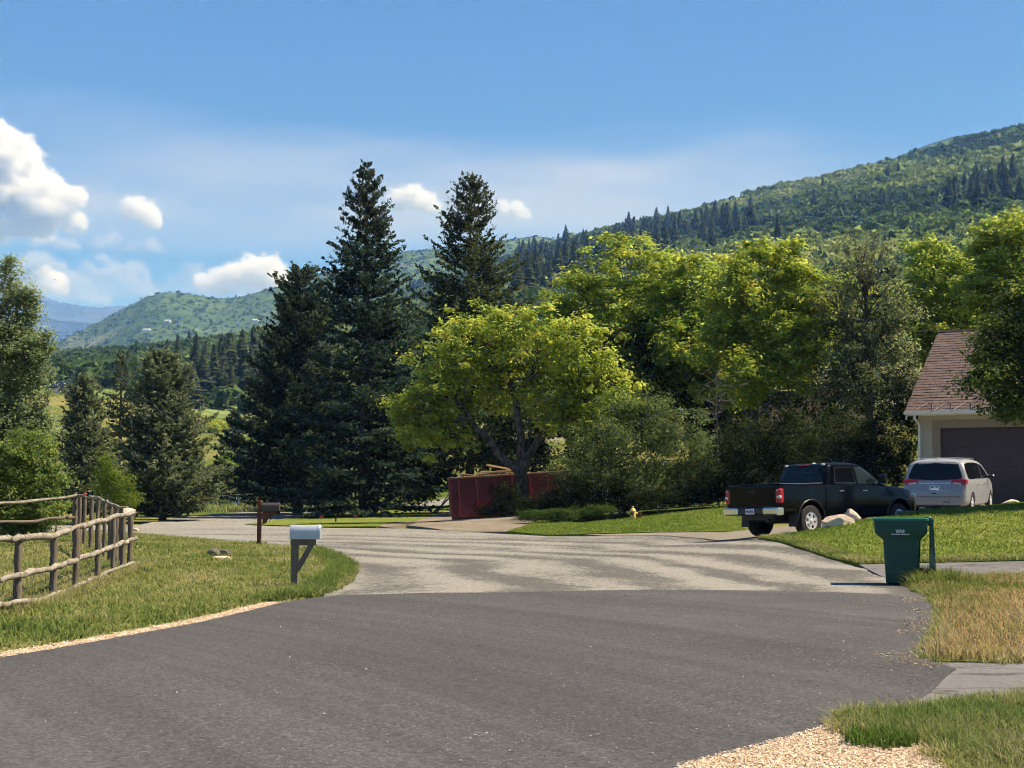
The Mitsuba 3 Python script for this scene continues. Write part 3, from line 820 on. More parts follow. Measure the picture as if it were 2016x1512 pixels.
def leaves(cen, rad, per, size, rng, col, axis=None, up=.55, spread=1.0, droop=0.0, slim=.55):
    """leaf clouds round the clump centres cen (n,3), radius rad (n,), col (n,3)"""
    n = len(cen)
    g = rng.normal(size=(n, per, 3)) * .55
    p = cen[:, None] + g * rad[:, None, None] * np.array([1, 1, .6])
    out = unit(g) * .6 if axis is None else unit(axis)[:, None] * .5 + unit(g) * .4
    nn = unit(out + np.array([0, 0, up]) + rng.normal(size=p.shape) * .5 * spread)
    a = rng.normal(size=p.shape) + np.array([0, 0, -droop])
    s = size * rng.uniform(.65, 1.3, (n, per))
    tone = rng.uniform(.72, 1.28, (n, per, 1)); hue = rng.normal(size=(n, per, 1)) * .10
    c = col[:, None] * tone * (1 + hue * np.array([1.2, 0, -.6]))
    m = quads(p.reshape(-1, 3), nn.reshape(-1, 3), a.reshape(-1, 3), s.ravel() * .5, s.ravel() * .5 * slim)
    return m, np.repeat(np.clip(c.reshape(-1, 3), .004, .9), 4, 0)


def curve(p0, p1, rng, k=6, bend=.12, sag=0.0):
    t = np.linspace(0, 1, k)[:, None]; L = np.linalg.norm(p1 - p0)
    mid = rng.normal(size=3) * bend * L + np.array([0, 0, sag * L])
    w = np.sin(t * np.pi) * mid + rng.normal(size=(k, 3)) * L * .018 * (t * (1 - t) * 4)
    return p0 + (p1 - p0) * t + w


def broadleaf(name, base, lobes, d, clumps, per, size, cols, label, cat='tree', group=None, trunk=.16, fork=None, bark='bark', seed=1, rc=.36, twig=.35, lean=0.0, slim=.55, limb=1.0, stems=1, depth=1.0, inner=.45, up=1.0, bare=0, sprays=0):
    """lobes: (px, py, rx, ry[, extra distance]) of the crown's rounded masses as seen, at distance d; base = (px, distance[, sink])"""
    rng = np.random.default_rng(seed); s = d / FPX
    B = P(base[0], 900, base[1]); B[2] = hz(B[0], B[1]) - .1
    L = np.array([[*P(q[0], q[1], d + (q[4] if len(q) > 4 else rng.uniform(-.35, .35) * q[2] * s)), q[2] * s, min(q[2], q[3] * 1.2) * s * depth, q[3] * s] for q in lobes])
    wgt = (L[:, 3] * L[:, 5] + L[:, 3] * L[:, 4]) ** .9
    li = rng.choice(len(L), clumps, p=wgt / wgt.sum())
    dr_ = unit(rng.normal(size=(clumps, 3)) + np.array([0, 0, .25])); rr = rng.uniform(inner ** 2, 1, clumps) ** .5
    wob = .66 + .78 * meshkit.noise(dr_ * 2.6 + li[:, None] * 3.1 + seed)
    cen = L[li, :3] + dr_ * L[li, 3:6] * (rr * wob)[:, None]
    gh = H(cen[:, 0], cen[:, 1]) + .15
    cen[:, 2] = np.maximum(cen[:, 2], gh + rng.uniform(0, .3, clumps))
    rad = rc * rng.uniform(.55, 1.25, clumps)
    hgt = (cen[:, 2] - cen[:, 2].min()) / max(np.ptp(cen[:, 2]), .1)
    col = ramp(np.clip(.5 + .33 * rng.normal(size=clumps) + .25 * (meshkit.noise(cen * .9 + seed) - .5), 0, 1), *cols)
    m, cc = leaves(cen, rad, per, size, rng, col, axis=dr_, slim=slim, up=up)
    root = fresh(name); tag(root, label, cat, group)
    # trunk, limbs and twigs
    parts = []; top = L[:, :3].mean(0); segs = []
    starts = [B + np.array([rng.normal() * .35 * (k > 0), rng.normal() * .35 * (k > 0), 0]) for k in range(stems)]
    F = np.array(P(*fork)) if fork is not None else B + (top - B) * np.array([.5, .5, .45])
    ends = []
    for k, b in enumerate(starts):
        f = F + (rng.normal(size=3) * .6 if k else 0)
        c = curve(b, f, rng, 7, .03); r = trunk * (1 if k == 0 else .6)
        rads = r * np.linspace(1.0, .78, 7); rads[0] *= 1.35; rads[1] *= 1.06
        parts.append(tube(c, rads, 9)); ends.append(f)
    subs = []                                                     # the trunk divides into two or three main limbs, which carry the rest
    if len(L) > 3 and stems < 3:
        xs = L[:, 0] - L[:, 0].mean(); sets = [xs < -.12 * np.ptp(xs), (xs >= -.12 * np.ptp(xs)) & (xs <= .2 * np.ptp(xs)), xs > .2 * np.ptp(xs)]
        for s_ in sets:
            if s_.any():
                m_ = L[s_, :3].mean(0); p_ = ends[0] + (m_ - ends[0]) * rng.uniform(.50, .66); p_[2] += .12 * np.linalg.norm(m_ - ends[0])
                parts.append(tube(curve(ends[0] - np.array([0, 0, .1]), p_, rng, 8, .07), trunk * np.linspace(.66, .42, 8), 8)); subs.append(p_)
    for q in range(len(L)):
        lobe = L[q]; f = ends[q % len(ends)] if not subs else min(subs, key=lambda p_: np.linalg.norm(p_ - lobe[:3]))
        c = curve(f, lobe[:3] + np.array([0, 0, .15 * lobe[5]]), rng, 8, .09, -.02); r0 = trunk * limb * rng.uniform(.26, .40)
        parts.append(tube(c, r0 * np.linspace(1, .3, 8), 7))
        mine = np.nonzero(li == q)[0]
        pick = mine[rng.uniform(size=len(mine)) < twig]
        for i in pick:
            k = rng.integers(2, 8); a = c[k]; b = cen[i]; mid = (a + b) / 2 + rng.normal(size=3) * .09 * np.linalg.norm(b - a) + np.array([0, 0, -.04])
            r1 = r0 * .30
            segs += [[*a, *mid, r1, r1 * .6], [*mid, *b, r1 * .6, r1 * .2]]
        for _ in range(int(bare)):                                    # bare grey twigs sticking out of the crown
            a = lobe[:3] + unit(rng.normal(size=3) + [0, 0, .6]) * lobe[3:6] * rng.uniform(.3, .9)
            dirn = unit(a - f + rng.normal(size=3) * .5)
            b = a + dirn * rng.uniform(.5, 1.3)
            segs.append([*a, *b, .014, .005])
            for _ in range(3):
                e = a + (b - a) * rng.uniform(.2, .9); segs.append([*e, *(e + unit(dirn + rng.normal(size=3) * .7) * rng.uniform(.25, .7)), .008, .003])
    if segs:
        parts.append(tubes(segs, 4))
    tk = put('trunk', join(*parts), bark, root, smooth=40)
    put('crown', m, 'leaf', root, color=cc)
    return root


def shrub(name, lobes, d, clumps, per, size, cols, label, cat='shrub', group=None, seed=1, rc=.3, bark='bark', inner=.5, slim=.5, up=.8, bare=0):
    q = lobes[0]
    return broadleaf(name, (q[0], d), lobes, d, clumps, per, size, cols, label, cat, group, trunk=.05, bark=bark, seed=seed, rc=rc, stems=3, twig=.12, inner=inner, slim=slim, up=up, bare=bare)


def conifer(name, px, d, top_py, radius, cols, label, seed=1, branches=260, start=.03, up0=-.12, up1=.55, shape=.85, density=1.0, tuft=(.24, .05), group=None, lean=0, cat='tree', trunk=.2, layer=0, curl=.18, gap=.25, cones=0):
    rng = np.random.default_rng(seed)
    B = P(px, 900, d); B[2] = hz(B[0], B[1]) - .1
    h = P(px, top_py, d)[2] - B[2]
    n = branches
    t = start + (1 - start) * (rng.uniform(0, 1, n) ** 1.0 if not layer else np.clip(np.round(rng.uniform(0, 1, n) * layer) / layer + rng.normal(size=n) * .006, 0, 1))
    t = np.clip(t, start, .995)
    az = rng.uniform(0, 2 * np.pi, n)
    lobe = .80 + .45 * meshkit.noise(np.stack([np.cos(az) * 1.5, np.sin(az) * 1.5, t * 9], -1) + seed)
    Ln = radius * ((1 - t) ** shape * np.minimum(1, .72 + t * 2.6)) * lobe * rng.uniform(.50, 1.18, n) + .18
    elev = up0 + (up1 - up0) * t ** 1.4 + rng.normal(size=n) * .10
    dirh = np.stack([np.cos(az), np.sin(az), np.zeros(n)], -1)
    p0 = B + np.stack([np.zeros(n), np.zeros(n), t * h], -1)
    K = 9; s = np.linspace(0, 1, K)
    horiz = (Ln * np.cos(elev))[:, None] * s
    vert = (Ln * np.sin(elev))[:, None] * s + (curl * Ln)[:, None] * (s ** 2 - .6 * s)
    pts = p0[:, None] + dirh[:, None] * horiz[..., None] + np.array([0, 0, 1.0]) * vert[..., None]
    segs, tone = [], []
    # side sprays along every branch
    ns = np.maximum(2, (Ln / gap).astype(int))
    ib = np.repeat(np.arange(n), ns * 2); m = len(ib)
    u = rng.uniform(.14, 1, m) ** .8
    k = np.minimum((u * (K - 1)).astype(int), K - 2); fr = (u * (K - 1) - k)[:, None]
    a = pts[ib, k] * (1 - fr) + pts[ib, k + 1] * fr
    tang = unit(pts[ib, k + 1] - pts[ib, k])
    side = np.cross(tang, [0, 0, 1.0]) * rng.choice([-1, 1], m)[:, None]
    ls = (.16 + .36 * Ln[ib] * (1 - u) ** .8) * rng.uniform(.6, 1.15, m)
    dv = unit(tang * .75 + side * rng.uniform(.3, 1.0, (m, 1)) + np.array([0, 0, 1.0]) * rng.normal(-.06, .16, (m, 1)))
    b = a + dv * np.minimum(ls, 1.1)[:, None]
    # needle tufts along the sprays and the branch ends
    nt = np.maximum(2, (np.linalg.norm(b - a, axis=1) / .13 * density)).astype(int)
    it = np.repeat(np.arange(m), nt); q = len(it)
    w = rng.uniform(0, 1, q)[:, None]
    c = a[it] * (1 - w) + b[it] * w + rng.normal(size=(q, 3)) * .035
    ax = unit(dv[it] + rng.normal(size=(q, 3)) * .45 + np.array([0, 0, .1]))
    nn = unit(np.array([0, 0, .9]) + rng.normal(size=(q, 3)) * .75)
    l = tuft[0] * rng.uniform(.6, 1.25, q); wd = tuft[1] * rng.uniform(.7, 1.3, q)
    mesh = quads(c, nn, ax, l * .5, wd)
    bt = rng.uniform(0, 1, n)[ib][it] * .55 + rng.uniform(0, 1, q) * .45
    tip = np.clip((u[it] - .55) * 1.2, 0, 1) * .25
    cc = np.repeat(ramp(np.clip(bt + tip - .1, 0, 1), *cols) * rng.uniform(.75, 1.25, (q, 1)), 4, 0)
    root = fresh(name); tag(root, label, cat, group)
    tr = tube(np.array([B + [0, 0, -.2], B + [0, 0, .4], B + [0, 0, h * .35], B + [0, 0, h * .7], B + [0, 0, h * .99]]), [trunk * 1.25, trunk, trunk * .8, trunk * .42, .02], 9)
    sg_ = np.concatenate([pts[:, 0], pts[:, 4], np.full((n, 1), .035) * (1 - t)[:, None] + .006, np.full((n, 1), .012)], 1)
    sg2 = np.concatenate([pts[:, 4], pts[:, -1], np.full((n, 1), .012), np.full((n, 1), .004)], 1)
    put('trunk', join(tr, tubes(np.vstack([sg_, sg2]), 4)), 'bark', root, smooth=40)
    put('crown', mesh, 'soft_needle', root, color=cc)
    if cones:
        pick = np.nonzero((t > 1 - cones) & (t < .99))[0]
        segs = []
        for i in np.repeat(pick, 5):
            k_ = rng.integers(3, K); a_ = pts[i, k_] + rng.normal(size=3) * .10
            segs.append([*a_, *(a_ + [rng.normal() * .03, rng.normal() * .03, -rng.uniform(.12, .2)]), .028, .018])
        put('cones', tubes(segs, 5), 'cone_brown', root, smooth=40); tag(list(scene)[-1], kind='stuff', label='hanging brown cones')
    return root


SPRUCE = ((0.018, 0.033, 0.021), (0.043, 0.073, 0.045), (0.099, 0.135, 0.083))
SPRUCE2 = ((0.023, 0.035, 0.015), (0.059, 0.078, 0.030), (0.140, 0.152, 0.056))
DARK = ((0.020, 0.035, 0.021), (0.049, 0.074, 0.040), (0.129, 0.144, 0.064))
PINE = ((0.075, 0.098, 0.052), (0.145, 0.175, 0.088), (0.25, 0.27, 0.14))
conifer('spruce_tree', 718, 75, 326, 4.75, SPRUCE, 'tallest dark blue-green spruce with a pointed top standing behind the mailboxes', 3, 640, .06, -.20, .75, .74, 1.0, (.28, .065), trunk=.34, layer=25, curl=.24, cones=.24)
conifer('spruce_tree', 925, 95, 352, 6.6, SPRUCE2, 'second tall spruce with brown cones near its top, right of the tallest spruce', 5, 520, .15, -.12, .7, .62, .9, (.30, .07), trunk=.3, layer=21, curl=.27, cones=.30)
conifer('pine_tree', 588, 82, 535, 4.3, DARK, 'broad dark bushy conifer crowding the left side of the tallest spruce', 8, 620, .05, .15, .9, .50, 1.0, (.29, .065), trunk=.3, curl=.2)
conifer('pine_tree', 545, 85, 650, 3.0, DARK, 'lower dark conifer at the far left foot of the spruce group', 18, 260, .05, .1, .8, .6, 1.0, (.27, .055), trunk=.22, curl=.2)
conifer('pine_tree', 322, 68, 716, 2.9, PINE, 'olive pine with upswept branches, the larger one behind the log fence', 12, 640, .02, .35, 1.0, .42, 1.0, (.30, .055), trunk=.16, curl=.12)
conifer('pine_tree', 162, 64, 756, 1.95, PINE, 'smaller olive pine between the aspen and the larger pine', 14, 420, .05, .35, 1.0, .5, .9, (.30, .055), trunk=.13, curl=.12)
conifer('spruce_tree', 236, 76, 703, 2.3, ((0.030, 0.043, 0.028), (0.064, 0.079, 0.045), (0.173, 0.153, 0.084)), 'dark narrow spruce with a rusty top rising behind the two olive pines', 16, 230, .04, -.05, .6, .85, .9, (.26, .05), trunk=.15, layer=18)
conifer('spruce_tree', 462, 112, 812, 2.6, SPRUCE, 'small dark spruce in front of the yellow-green meadow', 19, 170, .04, .1, .7, .75, .8, (.34, .08), trunk=.15)

YG = ((0.23, 0.299, 0.052), (0.385, 0.46, 0.081), (0.529, 0.552, 0.103))
YG2 = ((0.213, 0.287, 0.052), (0.362, 0.448, 0.081), (0.517, 0.552, 0.098))
GREY = ((0.109, 0.139, 0.061), (0.196, 0.235, 0.100), (0.304, 0.336, 0.152))
WILLOW = ((0.060, 0.088, 0.032), (0.118, 0.165, 0.058), (0.20, 0.25, 0.095))
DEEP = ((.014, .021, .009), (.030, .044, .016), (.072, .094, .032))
SHADE = ((0.048, 0.078, 0.026), (0.099, 0.148, 0.039), (0.174, 0.229, 0.055))
broadleaf('maple_tree', (1030, 60), [(960, 690, 135, 85), (870, 760, 100, 80), (822, 815, 60, 72), (1060, 680, 110, 80), (1120, 760, 90, 90), (975, 765, 100, 66), (868, 850, 75, 46), (1115, 825, 60, 44), (1150, 690, 60, 70), (930, 650, 70, 50), (1195, 740, 60, 70), (1160, 800, 60, 60), (800, 850, 40, 50), (850, 882, 45, 28)], 60, 470, 62, .215, YG,
          'yellow-green maple with a forked dark trunk in front of the red dumpster', trunk=.30, fork=(1026, 930, 60), seed=21, rc=.42, twig=.3, limb=1.05, inner=.5)
broadleaf('maple_tree', (1205, 74), [(1222, 540, 88, 75), (1155, 600, 70, 75), (1275, 610, 75, 80), (1205, 690, 105, 85), (1110, 640, 50, 60), (1300, 540, 40, 50), (1290, 710, 70, 80), (1130, 720, 60, 80), (1190, 770, 75, 55, -2.5), (1260, 660, 60, 60, -2.5), (1262, 775, 60, 50, -4), (1225, 820, 50, 40, -4)], 74, 560, 60, .25, YG2, 'tallest yellow-green maple right of the second spruce', group=None, trunk=.22, fork=(1195, 800, 74), seed=23, rc=.5, inner=.5)
broadleaf('maple_tree', (1345, 72), [(1362, 560, 55, 62), (1400, 640, 70, 75), (1335, 650, 60, 75), (1375, 725, 85, 75), (1320, 760, 60, 60), (1360, 680, 60, 60, -2.5), (1405, 760, 60, 50, -2.5)], 72, 430, 64, .25, YG2, 'yellow-green maple second to the right of the spruces', trunk=.2, fork=(1360, 800, 72), seed=25, rc=.5, inner=.5)
broadleaf('maple_tree', (1440, 66), [(1510, 530, 92, 58), (1455, 585, 65, 62), (1575, 575, 60, 60), (1600, 650, 50, 60), (1505, 660, 90, 75), (1440, 690, 60, 70), (1540, 720, 60, 60), (1475, 745, 60, 46, -2), (1565, 670, 46, 56, -2)], 66, 520, 64, .23, YG, 'yellow-green maple with a leaning dark trunk behind the pickup', trunk=.2, fork=(1488, 795, 66), seed=27, rc=.46, inner=.5, limb=1.1)
broadleaf('ash_tree', (1700, 64), [(1700, 560, 75, 100), (1655, 640, 65, 90), (1755, 650, 65, 90), (1700, 730, 90, 90), (1640, 760, 50, 60), (1770, 760, 40, 60)], 64, 330, 38, .16, GREY, 'half-dead tree with bare grey twigs at its top behind the black pickup', trunk=.2, fork=(1710, 800, 64), seed=29, rc=.42, bark='bark', twig=.85, bare=60, inner=.3, stems=2, limb=1.25)
broadleaf('maple_tree', (1835, 74), [(1835, 548, 66, 72), (1800, 640, 55, 70), (1895, 570, 66, 70), (1850, 690, 70, 70), (1940, 620, 50, 60)], 74, 340, 60, .25, YG2, 'small yellow-green tree above the garage roof', trunk=.16, seed=31, rc=.46, inner=.45)
broadleaf('maple_tree', (2010, 68), [(1965, 495, 58, 70), (2020, 510, 70, 90), (1935, 580, 50, 60), (1990, 590, 80, 70)], 68, 360, 60, .23, YG, 'tall yellow-green tree at the right edge behind the garage', trunk=.18, seed=33, rc=.46, inner=.45)
broadleaf('shade_tree', (2125, 38.5), [(2000, 610, 50, 60, 1), (1968, 675, 58, 66, 0), (1940, 745, 42, 42, -1), (2020, 720, 80, 110, 0), (2000, 800, 75, 36, -1), (2110, 620, 110, 120, 0), (2120, 760, 110, 80, 1), (2200, 540, 110, 100, 0), (2090, 540, 80, 90, 1.5), (2250, 700, 100, 110, 0)], 39.5, 850, 62, .13, ((0.050, 0.080, 0.024), (0.115, 0.165, 0.042), (0.24, 0.29, 0.07)),
          'dark leafy tree hanging over the garage roof from the right edge', trunk=.22, fork=(2120, 800, 39), seed=35, rc=.36, inner=.35)
broadleaf('maple_tree', (1440, 86), [(1300, 620, 80, 80), (1440, 600, 70, 75), (1580, 640, 80, 80), (1650, 600, 60, 70), (1160, 680, 80, 80), (1370, 700, 90, 80), (1500, 710, 90, 70)], 86, 560, 56, .28, YG2, 'maple mostly hidden behind the front row of yellow-green maples', trunk=.2, seed=37, rc=.6, inner=.4)
# shrubs and hedge between the lawn and the trees
shrub('willow_shrub', [(1255, 850, 105, 80), (1335, 880, 85, 80), (1190, 905, 75, 75), (1285, 950, 95, 55), (1370, 940, 60, 60), (1140, 940, 60, 45), (1200, 965, 80, 46), (1320, 975, 90, 36), (1400, 965, 45, 45)], 56, 800, 50, .135, WILLOW, 'large grey-green willow shrub behind the yellow hydrant', seed=41, rc=.36, slim=.34)
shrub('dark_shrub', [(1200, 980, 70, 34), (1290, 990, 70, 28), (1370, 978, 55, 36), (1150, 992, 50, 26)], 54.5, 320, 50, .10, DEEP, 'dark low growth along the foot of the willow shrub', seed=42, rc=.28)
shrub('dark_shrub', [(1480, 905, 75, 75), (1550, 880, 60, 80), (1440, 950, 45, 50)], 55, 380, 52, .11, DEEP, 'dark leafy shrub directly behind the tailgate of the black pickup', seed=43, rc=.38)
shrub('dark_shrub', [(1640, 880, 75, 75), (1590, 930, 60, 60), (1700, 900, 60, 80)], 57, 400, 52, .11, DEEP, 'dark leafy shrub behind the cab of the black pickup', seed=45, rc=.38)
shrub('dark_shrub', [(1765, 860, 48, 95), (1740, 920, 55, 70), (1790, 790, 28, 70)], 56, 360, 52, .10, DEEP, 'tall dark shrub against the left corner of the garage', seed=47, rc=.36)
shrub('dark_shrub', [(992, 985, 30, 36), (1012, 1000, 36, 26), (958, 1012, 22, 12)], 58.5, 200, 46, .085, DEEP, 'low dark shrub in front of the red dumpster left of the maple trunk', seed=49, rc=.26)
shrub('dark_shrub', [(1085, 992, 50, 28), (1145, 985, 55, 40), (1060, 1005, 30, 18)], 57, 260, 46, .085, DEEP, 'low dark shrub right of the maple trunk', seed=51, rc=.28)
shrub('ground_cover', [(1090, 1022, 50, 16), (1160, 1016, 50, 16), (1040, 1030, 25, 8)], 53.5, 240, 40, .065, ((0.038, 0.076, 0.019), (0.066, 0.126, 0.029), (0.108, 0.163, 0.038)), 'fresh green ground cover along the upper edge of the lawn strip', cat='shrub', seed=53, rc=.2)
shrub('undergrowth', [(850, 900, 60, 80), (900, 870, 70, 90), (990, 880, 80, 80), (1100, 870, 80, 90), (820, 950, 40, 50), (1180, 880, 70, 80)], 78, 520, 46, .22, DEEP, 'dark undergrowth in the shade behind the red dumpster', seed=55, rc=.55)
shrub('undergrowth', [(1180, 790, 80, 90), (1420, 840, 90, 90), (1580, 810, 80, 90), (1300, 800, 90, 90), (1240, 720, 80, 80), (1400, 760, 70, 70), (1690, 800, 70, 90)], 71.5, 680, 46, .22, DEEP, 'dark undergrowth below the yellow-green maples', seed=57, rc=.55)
shrub('round_bush', [(690, 1007, 19, 12)], 76, 40, 46, .075, ((0.152, 0.217, 0.043), (0.283, 0.358, 0.065), (0.413, 0.435, 0.109)), 'small round bright bush at the foot of the tallest spruce', seed=59, rc=.2, bark='bark')
shrub('round_bush', [(636, 1011, 18, 10)], 77, 36, 46, .075, ((0.109, 0.162, 0.043), (0.217, 0.273, 0.077), (0.326, 0.358, 0.131)), 'small round bush at the left end of the shaded lawn', seed=61, rc=.2)
# left side
ASPEN = ((0.14, 0.19, 0.095), (0.245, 0.31, 0.15), (0.35, 0.40, 0.21))
broadleaf('aspen_tree', (-30, 40), [(18, 545, 20, 55), (35, 625, 42, 60), (55, 700, 48, 60), (10, 720, 70, 90), (50, 790, 45, 70), (-60, 640, 70, 120), (-20, 850, 80, 60), (25, 860, 60, 60), (70, 840, 34, 40), (85, 670, 14, 26), (55, 590, 20, 30)], 40, 980, 46, .105, ASPEN, 'aspen with white bark at the left edge behind the log fence', trunk=.12, bark='pale_bark', seed=63, rc=.30, inner=.4)
shrub('leafy_shrub', [(55, 910, 60, 66), (20, 960, 70, 80), (95, 985, 36, 55), (-60, 940, 80, 90), (40, 1030, 60, 45)], 37, 520, 54, .10, ((0.099, 0.157, 0.043), (0.186, 0.261, 0.070), (0.304, 0.370, 0.109)), 'leafy green shrub below the aspen inside the log fence', seed=65, rc=.26)
shrub('leafy_shrub', [(222, 955, 36, 34), (205, 925, 18, 26), (250, 985, 24, 18)], 52, 200, 50, .075, ((0.081, 0.135, 0.022), (0.156, 0.222, 0.032), (0.229, 0.283, 0.048)), 'bright green shrub behind the corner of the log fence', seed=67, rc=.26)
broadleaf('young_tree', (457, 108), [(452, 925, 20, 30), (462, 945, 26, 18), (445, 905, 10, 14)], 108, 130, 46, .15, ((0.131, 0.217, 0.043), (0.239, 0.370, 0.065), (0.370, 0.478, 0.109)), 'young green tree with a pale tree guard beyond the pipe fence', trunk=.06, seed=69, rc=.35)
for i, (px, d, lab, cols) in enumerate(((395, 280, 'yellow-green bush on the meadow below the left hill', YG), (425, 300, 'second yellow-green bush on the meadow below the left hill', YG), (378, 300, 'grey sagebrush at the top of the meadow', ((0.261, 0.261, 0.217), (0.435, 0.435, 0.370), (0.500, 0.500, 0.500))),
                                         (350, 260, 'dull green bush on the meadow behind the larger pine', GREY), (480, 290, 'dull green bush on the meadow left of the spruce group', GREY), (180, 200, 'yellow-green bush in front of the valley house', YG), (500, 210, 'green bush low on the meadow beside the spruce group', ASPEN))):
    py = 958 - FPX * (hz((px - 1008) / FPX * d, d) + 1.0 - CAMH) / d
    w = 26 if i < 5 else 34
    shrub('meadow_bush', [(px, py, w, w * .55), (px + w * .8, py + 3, w * .7, w * .4)], d, 80, 30, .55, cols, lab, seed=80 + i, rc=1.0)

# a small bare dead tree among the shrubs
rng = np.random.default_rng(91)
B0, T0 = P(1413, 880, 58), P(1408, 735, 58)
segs = []
for k_ in range(9):
    a_ = B0 + (T0 - B0) * (k_ / 9); b_ = B0 + (T0 - B0) * ((k_ + 1) / 9); segs.append([*a_, *b_, .035 * (1 - k_ / 11), .035 * (1 - (k_ + 1) / 11)])
    if k_ > 2:
        for _ in range(5):
            e_ = a_ + np.array([rng.normal() * .42, rng.normal() * .4, rng.uniform(.2, .6)]); segs.append([*a_, *e_, .011, .006])
            for _ in range(3):
                segs.append([*e_, *(e_ + np.array([rng.normal() * .3, rng.normal() * .3, rng.uniform(0, .35)])), .008, .004])
B1 = B0.copy(); B1[2] = hz(B0[0], B0[1]) - .1; segs.append([*B1, *B0, .06, .05])
tag(put('dead_tree', tubes(segs, 5), 'grey_bark', smooth=40), 'small leafless pale dead tree above the willow shrub', 'tree')
# ---------------------------------------------------------------- log rail fence
def wobble_tube(pts, r, rng, n=9, k=10, amp=.02):
    p = np.asarray(pts, float); c = np.vstack([p[0] + (p[1] - p[0]) * 0, p])[1:]
    t = np.linspace(0, 1, k); s = np.linspace(0, 1, len(c))
    q = np.stack([np.interp(t, s, c[:, i]) for i in range(3)], -1)
    q[1:-1] += rng.normal(size=(k - 2, 3)) * amp * np.array([.6, .6, 1])
    rad = r * (1 + .10 * rng.normal(size=k)); rad[0] *= .95
    v, f = tube(q, np.clip(rad, r * .75, r * 1.3), n)
    v[:k * n] += rng.normal(size=(k * n, 3)) * r * .04
    return v, f


def px_line(pts):
    return [P(*q) for q in pts]


rng = np.random.default_rng(101)
fence = fresh('log_fence'); tag(fence, 'weathered log rail fence curving round the corner at the left edge', 'fence')
FD = [(-140, 17.2), (0, 18.5), (45, 19.2), (100, 20.6), (145, 22.2), (185, 24.2), (225, 26.4), (256, 28.4)]


def fd(px):
    return .955 * np.interp(px, [q[0] for q in FD], [q[1] for q in FD])


def front_rail(pys, r, cuts):
    for a, b in zip(cuts[:-1], cuts[1:]):
        xs = np.linspace(a, b, 5)
        pts = [P(x, np.interp(x, [q[0] for q in pys], [q[1] for q in pys]), fd(x) - .05) for x in xs]
        put('rail', wobble_tube(pts, r * rng.uniform(.9, 1.1), rng, amp=.012), 'rail_wood', fence, smooth=60)


front_rail([(-140, 1066), (0, 1063), (100, 1055), (150, 1039), (185, 1028), (225, 1018), (262, 1009)], .040, [-140, -40, 45, 160, 264])
front_rail([(-140, 1152), (0, 1140), (60, 1128), (110, 1114), (150, 1102), (200, 1084), (240, 1070), (266, 1060)], .042, [-140, -45, 36, 130, 206, 268])
front_rail([(-140, 1206), (0, 1190), (50, 1182), (75, 1182), (120, 1168), (160, 1150), (200, 1132), (240, 1115), (262, 1108)], .034, [-140, -30, 62, 170, 262])
for px in (-60, 36, 106, 149, 192, 222, 241, 256):
    d = fd(px) + .06; b = P(px, 1100, d); g = hz(b[0], b[1]); top = P(px, np.interp(px, [-140, 0, 100, 150, 185, 225, 262], [1066, 1063, 1055, 1039, 1028, 1018, 1009]) - 1, d)[2] - .02
    put('post', wobble_tube([[b[0], b[1], g - .25], [b[0], b[1], top]], .048 * rng.uniform(.9, 1.1), rng, amp=.006), 'post_wood', fence, smooth=60)
# the run behind the corner and the rails leading left from its far end
back = [(256, 1004, 28.7), (236, 1000, 29.3), (214, 990, 30.2), (202, 985, 30.8), (190, 981, 31.6), (172, 979, 32.6), (152, 975, 33.6)]
put('rail', wobble_tube(px_line(back[:4]), .034, rng, amp=.01), 'rail_wood', fence, smooth=60)
put('rail', wobble_tube(px_line(back[3:]), .036, rng, amp=.01), 'rail_wood', fence, smooth=60)
for (px, d, top) in ((240, 29.2, 1003), (230, 29.6, 999), (218, 30.0, 993), (206, 30.6, 987), (193, 31.4, 984), (180, 32.2, 983), (167, 33.0, 980), (157, 33.5, 978)):
    b = P(px, 1000, d); g = hz(b[0], b[1])
    put('post', wobble_tube([[b[0], b[1], g - .2], [b[0], b[1], P(px, top, d)[2]]], .05 * rng.uniform(.85, 1.1), rng, amp=.006), 'post_wood', fence, smooth=60)
b = P(148, 1000, 33.6); put('post', wobble_tube([[b[0], b[1], hz(b[0], b[1]) - .2], [b[0], b[1], P(148, 975, 33.6)[2]]], .065, rng, amp=.006), 'post_wood', fence, smooth=60)
put('rail', wobble_tube(px_line([(150, 976, 33.5), (70, 986, 32.2), (-20, 993, 31), (-90, 998, 30.2)]), .034, rng, amp=.012), 'rail_wood', fence, smooth=60)
put('rail', wobble_tube(px_line([(146, 1019, 33.4), (70, 1025, 32.2), (-20, 1029, 31), (-90, 1032, 30.2)]), .036, rng, amp=.012), 'post_wood', fence, smooth=60)
c = P(253, 1010, 28.3)
put('post_top', move(trimesh.convex.convex_hull(rng.normal(size=(60, 3)) * .04 + np.sign(rng.normal(size=(60, 3))) * np.array([.05, .05, .05])), c), 'end_grain', fence, smooth=40)
tag(list(scene)[-1], 'pale cut end of the corner post')
c = P(168, 973, 32.8)
put('reflector', move(trimesh.creation.icosphere(2, .034), c), 'red_plastic', fence, smooth=True); tag(list(scene)[-1], 'small red reflector on the far corner')


# ---------------------------------------------------------------- mailboxes
def dome_box(L, w, h, n=14):
    """mailbox shell lying along x: straight sides, half round top"""
    a = np.linspace(0, np.pi, n)
    prof = np.array([[-w / 2, 0], *[[-w / 2 * math.cos(q), h - w / 2 + w / 2 * math.sin(q)] for q in a], [w / 2, 0]])
    return prof


